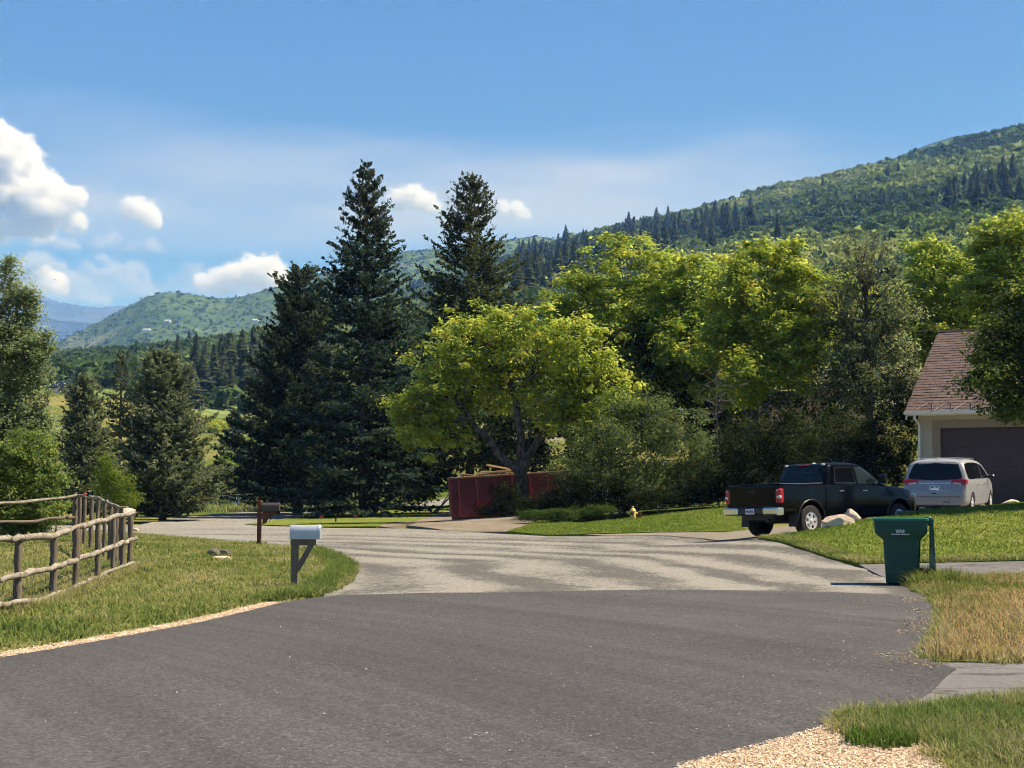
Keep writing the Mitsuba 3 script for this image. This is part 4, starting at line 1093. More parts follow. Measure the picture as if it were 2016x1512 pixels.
def mailbox(name, base, d, top_py, box_px, post_px, shell, wood, label, brace, board):
    s = d / FPX
    b = XY(base); g = hz(*b)
    k = fresh(name); tag(k, label, 'mailbox')
    zt = P(base[0], top_py, d)[2]; x0, x1 = [P(q, top_py, d)[0] for q in box_px]; y = b[1]
    w = .20; hb = .225
    prof = dome_box(x1 - x0, w, hb)
    secs = [np.column_stack([np.full(len(prof), x), y + prof[:, 0] * q, zt - hb + prof[:, 1] * q]) for x, q in ((x0, .97), (x0 + .012, 1), (x0 + (x1 - x0) * .3, .992), (x0 + (x1 - x0) * .62, .985), (x1 - .03, 1.0), (x1 - .028, 1.035), (x1, 1.035))]
    put('box', outward(loft(secs)), shell, k, smooth=35)
    put('door', outward(loft([np.column_stack([np.full(len(prof), x), y + prof[:, 0] * q, zt - hb + .004 + prof[:, 1] * q]) for x, q in ((x1 - .002, .99), (x1 + .012, .97))])), shell, k, smooth=35)
    put('latch', bevel_box(x1 + .01, x1 + .03, y - .015, y + .015, zt - .07, zt - .03, .004), shell, k)
    p0, p1 = [P(q, top_py, d)[0] for q in post_px]
    zb = zt - hb
    if board:
        put('post', bevel_box(p0, p1, y - .05, y + .05, g - .3, zt + .07, .012), wood, k)
        pts = sg.Polygon([(x0, zb - .015), (x0, zb - .36), (x0 + .10, zb - .33), (x0 + .17, zb - .2), (x1 - .12, zb - .10), (x1 - .05, zb - .015)])
        v, f = extrude(pts, .04); put('bracket', (np.column_stack([v[:, 0], y - .02 + v[:, 2], v[:, 1]]), f[:, ::-1]), wood, k)
        put('shelf', bevel_box(x0 - .0, x1 - .03, y - .09, y + .09, zb - .016, zb - .001, .004), wood, k)
        put('newspaper_hook', tube([(x0 + .2, y - .04, zb - .1), (x0 + .24, y - .045, zb - .2), (x0 + .2, y - .05, zb - .27)], .012, 6), 'black_plastic', k, smooth=True)
    else:
        put('post', bevel_box(p0, p1, y - .045, y + .045, g - .3, zb - .10, .008), wood, k)
        put('arm', bevel_box(p0 - .012, x1 - .07, y - .05, y + .05, zb - .099, zb - .004, .008), wood, k)
        c0, c1 = np.array([p1 - .01, y, zb - .48]), np.array([x1 - .14, y, zb - .09])
        a = c1 - c0; L = np.linalg.norm(a); ang = math.atan2(a[2], a[0])
        put('brace', move(bevel_box(0, L, -.042, .042, -.04, .04, .006), c0, ry=-ang), wood, k)
        put('flag', bevel_box(x1 - .13, x1 - .1, y + w / 2 + .004, y + w / 2 + .012, zt - .2, zt - .04, .003), 'red_plastic', k)
    return k


mailbox('mailbox', (577, 1157), 22.5, 1034, (568, 627), (570, 584), 'galvanised', 'brown_wood', 'dented silver mailbox on a wooden post with a diagonal brace', True, False)
mailbox('mailbox', (506, 1074), 38.5, 990, (512, 545), (502, 510), 'brown_metal', 'red_wood', 'dark brown mailbox on a reddish wooden post farther along the grass', False, True)


# ---------------------------------------------------------------- wheelie bin
def rrect(hx, hy, r, z, n=5, cx=0, cy=0):
    a = np.linspace(0, np.pi / 2, n); pts = []
    for sx, sy, o in ((1, 1, 0), (-1, 1, 1), (-1, -1, 2), (1, -1, 3)):
        aa = a + o * np.pi / 2
        pts += [(cx + sx * (hx - r) + r * math.cos(q), cy + sy * (hy - r) + r * math.sin(q), z) for q in aa]
    return np.array(pts)


D_BIN = 23.6; sb = D_BIN / FPX


def bx(px):
    return (px - 1008) * sb


gb = hz(bx(1782), D_BIN)
ztop = P(1780, 1019.5, D_BIN)[2]; hb = ztop - gb
k = fresh('wheelie_bin'); tag(k, 'dark green wheelie bin with its lid hanging open at the kerb', 'bin')
BY = D_BIN + .30
BA = math.radians(14.5); BC = np.array([bx(1782), BY, 0.0])


def BN(mesh):
    v, f = mesh
    return move((np.asarray(v) - BC, f), BC, rz=-BA)



def sec(l, r, hy, fz, rr=.05):
    return rrect((bx(r) - bx(l)) / 2, hy, rr, gb + hb * fz, cx=(bx(l) + bx(r)) / 2, cy=BY)


secs = [sec(1752, 1810, .22, .012, .04), sec(1749, 1812, .235, .03), sec(1748, 1813, .25, .2), sec(1745.5, 1815.5, .26, .55), sec(1745, 1816, .262, .655), sec(1744, 1817, .265, .675), sec(1733, 1825, .295, .745), sec(1729.5, 1828.5, .31, .775), sec(1729, 1829, .312, .82), sec(1728, 1831, .315, .965, .06)]
inner = [sec(1730.5, 1828, .30, .965, .05), sec(1732, 1826, .29, .78, .05), sec(1748, 1813, .24, .655, .05), sec(1754, 1808, .2, .12, .04)]
put('body', BN(outward(loft(secs + inner, True))), 'bin_plastic', k, smooth=45)
put('rim', BN(outward(loft([sec(1729, 1829, .30, .985, .05), sec(1729, 1829, .30, .955, .05), sec(1726, 1833, .325, .955, .07), sec(1726, 1833, .325, .99, .07), sec(1728, 1831, .31, 1.0, .06), sec(1729, 1829, .30, .985, .05)], False))), 'bin_rim', k, smooth=40)
put('handle', BN(join(tube([(bx(1828), BY - .22, ztop - .05), (bx(1839), BY - .22, ztop - .02), (bx(1839), BY + .22, ztop - .02), (bx(1828), BY + .22, ztop - .05)], .018, 8), bevel_box(bx(1829), bx(1838.5), BY - .25, BY - .19, ztop - .13, ztop + .01, .01), bevel_box(bx(1829), bx(1838.5), BY + .19, BY + .25, ztop - .13, ztop + .01, .01))), 'bin_plastic', k, smooth=40)
lid = [np.array([(x, y, z) for x, y, z in zip(np.linspace(bx(a), bx(b), 2).repeat(2)[[0, 2, 3, 1]], [BY - hw, BY - hw, BY + hw, BY + hw], [gb + hb * fz] * 4)]) for a, b, hw, fz in ((1836, 1841, .29, .97), (1835, 1841.5, .31, .8), (1834, 1842.5, .32, .5), (1833.5, 1843.5, .32, .28), (1835, 1843, .29, .20), (1838, 1842, .25, .175))]
put('lid', BN(outward(loft(lid))), 'bin_lid', k, smooth=40)
for sy in (-1, 1):
    w = move(lathe([(.001, -.03), (.07, -.03), (.12, -.028), (.128, -.02), (.128, .02), (.12, .028), (.07, .03), (.001, .03)], 20), (bx(1815), BY + sy * .27, gb + .13), rx=math.pi / 2)
    put('wheel', BN(outward(w)), 'rubber', k, smooth=40)
t = meshkit.text_mesh('WM', .055, .003, True); v = np.array(t.vertices); v[:, 0] += bx(1769)
yf = BY - .315
put('lettering', BN(join((np.column_stack([v[:, 0], yf - .002 - v[:, 2], gb + hb * .775 + v[:, 1]]), np.array(t.faces)[:, ::-1]), box(bx(1761), bx(1796), yf - .005, yf + .01, gb + hb * .75, gb + hb * .762))), 'white_ink', k)
tag(list(scene)[-1], 'white letters over a white line on the front of the bin')


# ---------------------------------------------------------------- vehicles
def ray_drop(mesh, ax, side, pts):
    """where lines along axis ax through the points (n,2; the other two axes) first meet the mesh, coming from the given side"""
    v, f = mesh; o = [i for i in range(3) if i != ax]
    a, b, c = (v[f[:, i]][:, o] for i in range(3)); za, zb_, zc = (v[f[:, i], ax] for i in range(3))
    best = np.full(len(pts), -1e9)
    den = (b[:, 1] - c[:, 1]) * (a[:, 0] - c[:, 0]) + (c[:, 0] - b[:, 0]) * (a[:, 1] - c[:, 1])
    ok = np.abs(den) > 1e-12
    a, b, c, za, zb_, zc, den = a[ok], b[ok], c[ok], za[ok], zb_[ok], zc[ok], den[ok]
    for i0 in range(0, len(pts), 400):
        p = pts[i0:i0 + 400]
        l1 = ((b[:, 1] - c[:, 1]) * (p[:, None, 0] - c[:, 0]) + (c[:, 0] - b[:, 0]) * (p[:, None, 1] - c[:, 1])) / den
        l2 = ((c[:, 1] - a[:, 1]) * (p[:, None, 0] - c[:, 0]) + (a[:, 0] - c[:, 0]) * (p[:, None, 1] - c[:, 1])) / den
        l3 = 1 - l1 - l2
        zz = np.where((l1 > -1e-6) & (l2 > -1e-6) & (l3 > -1e-6), (l1 * za + l2 * zb_ + l3 * zc) * side, -1e9)
        best[i0:i0 + 400] = np.maximum(best[i0:i0 + 400], zz.max(1))
    return best * side


def panel(mesh, ax, side, outline, off=.006, step=.06, thick=.02, r=0.0):
    """a thin plate that follows the body: its outline is given in the two axes other than ax"""
    pg = sg.Polygon(outline)
    if r:
        pg = pg.buffer(-r).buffer(r, quad_segs=4)
    v, f, rings = fill_poly(pg, step)
    z = ray_drop(mesh, ax, side, v)
    good = z * side > -1e8
    if not good.all():
        z[~good] = np.median(z[good])
    o = [i for i in range(3) if i != ax]
    V = np.zeros((len(v), 3)); V[:, o] = v; V[:, ax] = z + off * side
    B = V[rings[0]].copy(); B[:, ax] -= thick * side
    n = len(V); q = rings[0]; b = n + np.arange(len(q)); q2, b2 = np.roll(q, -1), np.roll(b, -1)
    F = np.vstack([f, np.stack([q, b, q2], -1), np.stack([q2, b, b2], -1)])
    flip = (side > 0) != (ax != 1)
    return np.vstack([V, B]), (F[:, ::-1] if flip else F)


def wheel(parent, x, y, side, R, W, rim, spokes, place, twist=0.0):
    """side = +1: the outer face looks to +y"""
    prof = [(rim * .96, -W / 2), (rim * 1.02, -W / 2 - .004), (R * .93, -W / 2 + .006), (R * .985, -W / 2 + .03), (R, -W / 2 + .06), (R, W / 2 - .06), (R * .985, W / 2 - .03), (R * .93, W / 2 - .006), (rim * 1.02, W / 2 + .004), (rim * .96, W / 2), (rim * .93, 0)]
    prof = prof + [prof[0]]
    ang = np.arange(40) * 2 * np.pi / 40
    secs = [np.stack([r * np.cos(ang), np.full(40, z), r * np.sin(ang)], -1) for r, z in prof]
    ty = put('wheel', place(move(loft(secs, False), (x, y, R))), 'rubber', parent, smooth=35)
    # rim: dish, spokes, hub
    dsk = sg.Point(0, 0).buffer(rim * .97, 32).difference(sg.Point(0, 0).buffer(rim * .80, 32))
    for s_ in range(spokes):
        a = s_ * 2 * np.pi / spokes + twist
        u = np.array([math.cos(a), math.sin(a)]); q = np.array([-u[1], u[0]])
        dsk = dsk.union(sg.Polygon([u * .05 + q * rim * .17, u * rim * .85 + q * rim * .13, u * rim * .85 - q * rim * .13, u * .05 - q * rim * .17]))
    dsk = dsk.union(sg.Point(0, 0).buffer(rim * .30, 20))
    v, f = extrude(dsk, .05)
    yo = side * (W / 2 - .035)
    put('rim', place((np.column_stack([v[:, 0] + x, y + yo + side * (v[:, 2] - .03), v[:, 1] + R]), f)), 'rim_metal', ty, smooth=30)
    v, f = lathe([(.001, 0), (rim * .2, 0), (rim * .17, .035), (.001, .045)], 16)
    put('hub', place((np.column_stack([v[:, 0] + x, y + yo + side * (v[:, 2] + .01), v[:, 1] + R]), f)), 'rim_metal', ty, smooth=30)
    v, f = lathe([(.001, -.03), (rim * .95, -.03), (rim * .95, -.02), (.001, -.02)], 24)
    put('brake_disc', place((np.column_stack([v[:, 0] + x, y + yo + side * (v[:, 2] - .05), v[:, 1] + R]), f)), 'black_trim', ty)


def placer(x, y, z, heading, pitch=0.0, roll=0.0, scale=1.0):
    """vehicle axes: x forward, y left, z up; heading measured from +x"""
    def go(mesh):
        return move(mesh, (x, y, z), rz=heading, ry=-pitch, rx=roll, s=scale)
    return go


def half(points):
    """mirror a half section given from bottom centre to top centre (y >= 0)"""
    p = list(points)
    return p + [(-y, z) for y, z in reversed(p) if y > 1e-6]


# pickup: origin on the ground under the middle of the rear axle
th = math.radians(90 - 53)
rw = P(1592, 1056, 38.2)                                     # where the right rear tyre stands
fw_, lf = np.array([math.cos(th), math.sin(th)]), np.array([-math.sin(th), math.cos(th)])
ax_c = rw[:2] + lf * .86
zr, zl = hz(*(rw[:2])), hz(*(rw[:2] + lf * 1.72)); zf = hz(*(rw[:2] + fw_ * 3.7))
TR = placer(ax_c[0], ax_c[1], rw[2] - .03, th, math.radians(.6), math.radians(-1.5), 1.0)
k = fresh('pickup_truck'); tag(k, 'black crew cab pickup parked on the driveway with its tailgate towards the road', 'pickup truck')


def tsec(x, zb, zt, w, wt=None, sh=.06):
    wt = w * .985 if wt is None else wt
    zm = zb + (zt - zb) * .55
    return np.array([(x, y, z) for y, z in half([(0, zb), (w * .9, zb), (w * .975, zb + .05), (w, zb + .16 * (zt - zb) + .03), (w * 1.0, zm), (w * .992, zm + .12 * (zt - zb)), (wt, zt - sh), (wt * .985, zt - .018), (wt * .94, zt), (0, zt)])])


bed = loft([tsec(-1.19, .78, 1.36, .93, sh=.05), tsec(-1.155, .70, 1.395, .975), tsec(-.9, .62, 1.405, 1.0), tsec(.3, .58, 1.41, 1.005), tsec(.60, .56, 1.41, 1.0)])
cab = loft([tsec(.635, .55, 1.37, .985), tsec(.68, .50, 1.385, 1.0), tsec(1.8, .48, 1.38, 1.01), tsec(2.75, .48, 1.36, 1.005), tsec(3.05, .48, 1.345, 1.0, .93), tsec(3.35, .50, 1.33, .995, .90), tsec(4.1, .52, 1.27, .985, .86), tsec(4.42, .52, 1.20, .96, .82), tsec(4.56, .54, 1.08, .90, .78), tsec(4.62, .58, .95, .84, .74)])
arch = lambda x, r: m3.Manifold.cylinder(.55, r, r, 40).rotate((90, 0, 0))
B_, C_ = to_man(bed), to_man(cab)
for sy in (1, -1):
    for x0, tgt in ((0, 'b'), (3.70, 'c')):
        cy = arch(x0, .53).translate((x0, 1.12 if sy > 0 else -.57, .43))
        if tgt == 'b':
            B_ = B_ - cy
        else:
            C_ = C_ - cy
bed, cab = from_man(B_), from_man(C_)
put('cargo_bed', TR(bed), 'black_paint', k, smooth=28); put('cab', TR(cab), 'black_paint', k, smooth=28)


def gsec(z, x0, x1, w, r):
    p = rrect((x1 - x0) / 2, w, r, z, 6, cx=(x0 + x1) / 2); return p


green = loft([gsec(1.33, .66, 3.28, .945, .16), gsec(1.46, .72, 3.06, .915, .17), gsec(1.69, .80, 2.72, .86, .2), gsec(1.88, .87, 2.42, .80, .22), gsec(1.96, .95, 2.26, .75, .24), gsec(1.995, 1.12, 2.06, .61, .25)])
green = outward(green)
cb = put('roof', TR(green), 'black_paint', k, smooth=30)
for name, ax, side, pl, mt in (('rear_window', 0, -1, [(-.80, 1.43), (.80, 1.43), (.71, 1.885), (-.71, 1.885)], 'dark_glass'),
                               ('windscreen', 0, 1, [(-.80, 1.42), (.80, 1.42), (.66, 1.82), (-.66, 1.82)], 'dark_glass')):
    put(name, TR(panel(green, ax, side, pl, .006, .1, .03, .05)), mt, k, smooth=30)
for side in (-1, 1):
    for pl, mt in (([(1.10, 1.44), (1.92, 1.43), (1.90, 1.84), (1.22, 1.84)], 'dark_glass'), ([(2.06, 1.43), (2.86, 1.42), (2.74, 1.54), (2.42, 1.82), (2.03, 1.84)], 'cab_glass')):
        w = put('side_window', TR(panel(green, 1, side, pl, .014, .09, .03, .03)), mt, k, smooth=30)
        ring = sg.Polygon(pl).buffer(.022).difference(sg.Polygon(pl).buffer(.002))
        put('trim', TR(panel(green, 1, side, list(sg.Polygon(pl).buffer(.026).exterior.coords)[:-1], .006, .08, .02)), 'chrome', w, smooth=30)
    for x0, x1 in ((1.16, 1.36), (2.12, 2.32)):
        yb = ray_drop(cab, 1, side, np.array([[(x0 + x1) / 2, 1.20]]))[0]
        put('door_handle', TR(bevel_box(x0, x1, min(yb, yb + side * .035), max(yb, yb + side * .035), 1.185, 1.215, .012)), 'chrome', k)
    for x in (1.04, 1.985, 2.99):
        put('door_seam', TR(panel(cab, 1, side, [(x, .60), (x + .012, .60), (x + .012, 1.30), (x, 1.30)], .0015, .2, .01)), 'black_trim', k)
    put('side_step', TR(bevel_box(.75, 2.95, side * .98 - .08, side * .98 + .08, .40, .46, .02)), 'black_trim', k)
    put('mirror', TR(bevel_box(2.78, 2.92, side * 1.02 - (.0 if side > 0 else .26), side * 1.02 + (.26 if side > 0 else .0), 1.40, 1.66, .05)), 'black_trim', k)
    for x0 in (0, 3.70):
        put('arch_trim', TR(tube([(x0 + .55 * math.cos(a), side * 1.0, .43 + .55 * math.sin(a)) for a in np.linspace(.0, math.pi, 15)], .028, 6)), 'black_trim', k, smooth=True)
    put('mud_flap', TR(bevel_box(-.60, -.575, side * .86 - .15, side * .86 + .15, .28, .72, .01)), 'black_plastic', k)
    # tail light wraps round the rear corner
    yy = sorted((side * .845, side * .985))
    tl = put('tail_light', TR(bevel_box(-1.212, -1.02, yy[0], side * .99 if side > 0 else yy[1], .93, 1.30, .03) if False else bevel_box(-1.215, -1.03, min(side * .82, side * 1.0), max(side * .82, side * 1.0), .90, 1.30, .04)), 'red_lens', k)
    put('reversing_light', TR(bevel_box(-1.222, -1.12, min(side * .86, side * 1.006), max(side * .86, side * 1.006), 1.02, 1.13, .03)), 'clear_lens', tl)
    put('turn_light', TR(bevel_box(-1.220, -1.15, min(side * .87, side * .95), max(side * .87, side * .95), 1.22, 1.275, .02)), 'clear_lens', tl)
    put('bumper_corner', TR(bevel_box(-1.33, -1.05, min(side * .45, side * 1.0), max(side * .45, side * 1.0), .60, .80, .035)), 'chrome', k)
    put('headlight', TR(bevel_box(4.36, 4.60, min(side * .66, side * .945), max(side * .66, side * .945), .94, 1.10, .04)), 'clear_lens', k)
    put('marker_light', TR(bevel_box(4.2, 4.40, min(side * .90, side * .985), max(side * .90, side * .985), .96, 1.06, .02)), 'amber_lens', k)
    put('roof_light', TR(bevel_box(.90, .97, side * .66 - .05, side * .66 + .05, 1.91, 1.96, .015)), 'clear_lens', k)
put('bumper_centre', TR(bevel_box(-1.31, -1.06, -.46, .46, .62, .79, .02)), 'black_trim', k)
pt = put('number_plate', TR(bevel_box(-1.322, -1.305, -.16, .16, .63, .78, .004)), 'plate_white', k)
put('plate_print', TR(join(*[box(-1.324, -1.322, a, a + .035, .675, .735) for a in (-.12, -.07, -.02, .04, .09)])), 'ink', pt)
put('brake_light', TR(bevel_box(.86, .93, -.17, .17, 1.91, 1.95, .012)), 'red_lens', k)
put('roof_lamp', TR(bevel_box(.98, 1.08, -.30, -.20, 1.95, 1.995, .02)), 'clear_lens', k)
put('bed_cover', TR(bevel_box(-1.12, .58, -.93, .93, 1.412, 1.432, .008)), 'black_plastic', k)
put('tailgate', TR(bevel_box(-1.205, -1.12, -.80, .80, .86, 1.385, .025)), 'black_paint', k)
put('tailgate_handle', TR(bevel_box(-1.222, -1.2, -.13, .13, 1.20, 1.27, .01)), 'black_trim', k)
put('underbody', TR(join(bevel_box(-1.0, 4.3, -.5, .5, .42, .7, .05), tube([(-.0, -.9, .42), (0, .9, .42)], .07, 10), tube([(-1.15, -.45, .45), (-.4, -.42, .47)], .05, 10))), 'black_plastic', k, smooth=30)
for x in (0, 3.70):
    for side in (-1, 1):
        wheel(k, x, side * .86, side, .42, .28, .255, 6, TR, .3)

# minivan: origin on the ground below the middle of the rear bumper
tv = math.radians(90 - 29)
vr = P(1832, 1000, 45.3); vz = .70
VN = placer(vr[0] + .12, vr[1], vz, tv, math.radians(1.0))
k = fresh('minivan'); tag(k, 'silver minivan with red tail lights parked nose in at the garage door', 'minivan')


def vsec(x, zb, zt, w):
    zt2 = zt; pts = [(0, zb), (w * .86, zb), (w * .955, zb + .06), (w * .99, zb + .2 * min(1, zt - zb))]
    for z in (.70, .92, 1.06):
        z = min(z, zt - .14 + .02 * z); pts.append((w * (1.0 if z < .9 else .99), z))
    wt = lambda z: w - .17 * max(0, z - 1.0) - .12 * max(0, z - 1.0) ** 2
    for q in (.14, .06):
        pts.append((wt(zt - q) - .02 * (.14 - q) / .1, zt - q))
    pts += [(wt(zt) - .10, zt - .012), (wt(zt) - .32, zt + .012), (0, zt + .03)]
    return np.array([(x, y, z) for y, z in half(pts)])


van = loft([vsec(.0, .34, .66, .78), vsec(.015, .31, .74, .86), vsec(.07, .29, .80, .93), vsec(.14, .28, .98, .975), vsec(.17, .28, 1.10, .985), vsec(.28, .28, 1.36, .995), vsec(.40, .27, 1.62, 1.0), vsec(.50, .27, 1.70, 1.0), vsec(.75, .26, 1.74, 1.005), vsec(1.3, .25, 1.765, 1.01),
            vsec(2.2, .25, 1.765, 1.01), vsec(2.9, .25, 1.73, 1.005), vsec(3.3, .25, 1.65, 1.0), vsec(3.75, .26, 1.42, .995), vsec(4.15, .27, 1.16, .98), vsec(4.6, .28, 1.03, .95), vsec(4.95, .30, .90, .87), vsec(5.1, .34, .76, .78), vsec(5.16, .40, .62, .70)])
V_ = to_man(van)
for x0 in (1.02, 4.10):
    for sy in (1, -1):
        V_ = V_ - m3.Manifold.cylinder(.5, .385, .385, 40).rotate((90, 0, 0)).translate((x0, 1.10 if sy > 0 else -.60, .345))
van = from_man(V_)
put('body', VN(van), 'silver_paint', k, smooth=32)
put('rear_window', VN(panel(van, 0, -1, [(-.84, 1.10), (.84, 1.10), (.83, 1.25), (.70, 1.60), (.60, 1.66), (-.60, 1.66), (-.70, 1.60), (-.83, 1.25)], .008, .07, .03, .03)), 'dark_glass', k, smooth=35)
put('wiper', VN(panel(van, 0, -1, [(-.35, 1.125), (.20, 1.155), (.20, 1.17), (-.35, 1.145)], .02, .2, .015)), 'black_trim', k)
put('plate_recess', VN(panel(van, 0, -1, [(-.42, .96), (.42, .96), (.26, .74), (-.26, .74)], .004, .08, .02)), 'silver_paint', k, smooth=30)
pt = put('number_plate', VN(panel(van, 0, -1, [(-.155, .79), (.155, .79), (.155, .93), (-.155, .93)], .014, .2, .02)), 'plate_white', k)
t = meshkit.text_mesh('7', .09, .003, True); v = np.array(t.vertices)
bk = ray_drop(van, 0, -1, np.array([[-.06, .86]]))[0]
put('plate_print', VN(join((np.column_stack([np.full(len(v), bk - .025) - v[:, 2] * .5, -v[:, 0] - .03, .815 + v[:, 1]]), np.array(t.faces)[:, ::-1]), box(bk - .024, bk - .02, .03, .10, .83, .90))), 'ink', pt)
put('tailgate_trim', VN(panel(van, 0, -1, [(-.52, .985), (.52, .985), (.52, 1.015), (-.52, 1.015)], .012, .1, .02)), 'chrome', k)
put('badge', VN(panel(van, 0, -1, [(-.07, .665), (.07, .665), (.05, .70), (-.05, .70)], .008, .1, .01)), 'black_trim', k)
put('tailgate_seam', VN(panel(van, 0, -1, [(-.80, .565), (.80, .565), (.80, .585), (-.80, .585)], .004, .1, .01)), 'black_trim', k)
put('bumper_vent', VN(panel(van, 0, -1, [(-.50, .40), (-.28, .40), (-.28, .43), (-.50, .43)], .005, .1, .01)), 'black_trim', k)
for side in (-1, 1):
    put('rear_light', VN(panel(van, 0, -1, [(side * .50, .99), (side * .93, .95), (side * .965, 1.13), (side * .80, 1.15), (side * .55, 1.10)], .014, .05, .03, .02)), 'red_lens', k, smooth=30)
    put('side_light', VN(panel(van, 1, side, [(.13, .96), (.33, .97), (.40, 1.08), (.30, 1.12), (.15, 1.12)], .010, .04, .02, .02)), 'red_lens', k, smooth=30)
    put('reversing_light', VN(panel(van, 0, -1, [(side * .56, .985), (side * .82, .965), (side * .82, 1.01), (side * .58, 1.03)], .018, .05, .02, .01)), 'clear_lens', k, smooth=30)
    for pl in ([(.52, 1.16), (.40, 1.42), (.52, 1.60), (.85, 1.64), (1.77, 1.655), (1.77, 1.13), (.72, 1.12)], [(1.79, 1.13), (1.79, 1.655), (2.62, 1.62), (2.62, 1.12)], [(2.68, 1.12), (2.68, 1.61), (3.05, 1.55), (3.55, 1.33), (3.72, 1.14)]):
        put('side_window', VN(panel(van, 1, side, pl, .007, .07, .03, .03)), 'dark_glass', k, smooth=35)
    for x in (1.55, 2.65, 3.72):
        put('door_seam', VN(panel(van, 1, side, [(x, .36), (x + .012, .36), (x + .012, 1.08), (x, 1.08)], .0015, .2, .01)), 'black_trim', k)
    for x in (1.75, 2.78):
        yb = ray_drop(van, 1, side, np.array([[x + .1, .94]]))[0]
        put('door_handle', VN(bevel_box(x, x + .22, min(yb, yb + side * .03), max(yb, yb + side * .03), .93, .965, .012)), 'chrome', k)
    put('door_mirror', VN(bevel_box(3.55, 3.68, min(side * .98, side * 1.22), max(side * .98, side * 1.22), 1.10, 1.26, .05)), 'black_trim', k, smooth=30)
    put('roof_rail', VN(tube([(.75, side * .66, 1.765), (.85, side * .66, 1.815), (2.8, side * .66, 1.80), (2.95, side * .66, 1.74)], .022, 8)), 'chrome', k, smooth=True)
put('roof_bar', VN(tube([(1.1, -.64, 1.81), (1.1, .64, 1.81)], .016, 6)), 'chrome', k, smooth=True)
put('roof_bar', VN(tube([(1.7, -.64, 1.815), (1.7, .64, 1.815)], .016, 6)), 'chrome', k, smooth=True)
put('roof_bar', VN(tube([(2.4, -.64, 1.81), (2.4, .64, 1.81)], .016, 6)), 'chrome', k, smooth=True)
put('antenna', VN((np.array([[.62, 0, 1.76], [.85, .025, 1.78], [.85, -.025, 1.78], [.66, 0, 1.85]]), np.array([[0, 2, 1], [0, 1, 3], [0, 3, 2], [1, 2, 3]]))), 'silver_paint', k)
put('bumper_lip', VN(bevel_box(.02, .2, -.80, .80, .23, .30, .02)), 'black_trim', k)
for x in (1.02, 4.10):
    for side in (-1, 1):
        wheel(k, x, side * .875, side, .345, .235, .235, 5, VN, .2)
# ---------------------------------------------------------------- garage and house
DG = 53.0
GB = math.radians(28)                                         # the garage front is turned so that its left side wall is hidden
E0 = np.array([*XY((1782, 812, DG)), 0.0])


def GT(mesh):
    v, f = mesh
    return move((np.asarray(v, float), f), E0, rz=-GB)


def sx(px, y=.45):
    """distance along the front, from the corner of the eave, of the point seen at px; y metres behind the eave"""
    q = (px - 1008) / FPX
    return (q * (E0[1] + y * math.cos(GB)) - E0[0] - y * math.sin(GB)) / (math.cos(GB) + q * math.sin(GB))


RUN = 6.5
zE = P(1800, 813, DG)[2]; zR = P(1846, 655, E0[1] + RUN * math.cos(GB))[2]; zG = hz(E0[0] + 4, E0[1] - 1.5)
k = fresh('garage'); tag(k, 'garage with a brown shingled roof and a dark double door at the right edge', 'garage')
yF = .45
xl, xd0 = sx(1808), sx(1851); xd1 = xd0 + 4.9; xr = xd1 + 1.4
zD = P(1851, 843, E0[1] - xd0 * math.sin(GB) + yF)[2]
put('wall', GT(join(box(xl, xd0 - .001, yF, yF + 11, zG - .6, zE - .05), box(xd0, xd1, yF, yF + 11, zD, zE - .052), box(xd1 + .001, xr, yF, yF + 11, zG - .6, zE - .05))), 'stucco', k)
x36 = sx(1836)
put('door_trim', GT(join(box(x36, xd0, yF - .04, yF + .10, zG + .9, zD), box(x36, xd1 + .3, yF - .04, yF + .10, zD + .001, zD + .29), box(xd1, xd1 + .3, yF - .04, yF + .1, zG - .3, zD))), 'tan_trim', k)
put('ledge', GT(bevel_box(xl - .05, xd0, yF - .12, yF - .001, zG + 1.16, zG + 1.25, .015)), 'tan_trim', k)
rng = np.random.default_rng(5)
for r in range(6):
    x = xl - .03 - rng.uniform(0, .2)
    while x < xd0 - .05:
        w = rng.uniform(.18, .42); x1 = min(x + w, xd0 - .005)
        put('stone', GT(bevel_box(max(x, xl - .03), x1 - .012, yF - .09 - rng.uniform(0, .03), yF - .002, zG - .1 + r * .205, zG - .1 + r * .205 + .192, .02)), 'stone', k); x += w
dr_ = put('garage_door', GT(box(xd0 + .005, xd1 - .005, yF + .16, yF + .2, zG - .05, zD - .005)), 'garage_brown', k)
hp = (zD - zG) / 4
for r in range(4):
    for c_ in range(4):
        w = (xd1 - xd0 - .02) / 4
        put('panel', GT(bevel_box(xd0 + .012 + c_ * w, xd0 + c_ * w + w + .006, yF + .148, yF + .162, zG + r * hp + .004, zG + (r + 1) * hp - .006, .006)), 'garage_brown', dr_)
put('apron_slab', GT(box(xl, xr, yF - 1.5, yF + .3, zG - .5, zG - .02)), 'concrete', k)
# gabled roof: front slope with shingle courses, rear slope, raked edge at the left
xq = xr + 3; zE0 = zE + .02; yE, yR = 0.0, RUN
V = np.array([[0, 0, zE0], [xq, 0, zE0], [xq, yR, zR], [0, yR, zR], [0, yR, zR], [xq, yR, zR], [xq, 2 * yR, zE0], [0, 2 * yR, zE0]])
Fc = np.array([[0, 1, 2], [0, 2, 3], [4, 5, 6], [4, 6, 7]])
rf = put('roof', GT((np.vstack([V, V - [0, 0, .10]]), np.vstack([Fc, Fc[:, ::-1] + 8]))), 'brown_roof', k)
put('gable_end', GT((np.array([[xl + .01, yF, zE - .06], [xl + .01, 2 * yR - .4, zE - .06], [xl + .01, yR, zR - .3]]), np.array([[0, 1, 2]]))), 'stucco', k)
L = math.hypot(yR, zR - zE0); nC = 31; ux = np.array([0, yR / L, (zR - zE0) / L]); nrm = np.array([0, -ux[2], ux[1]])
sh = []
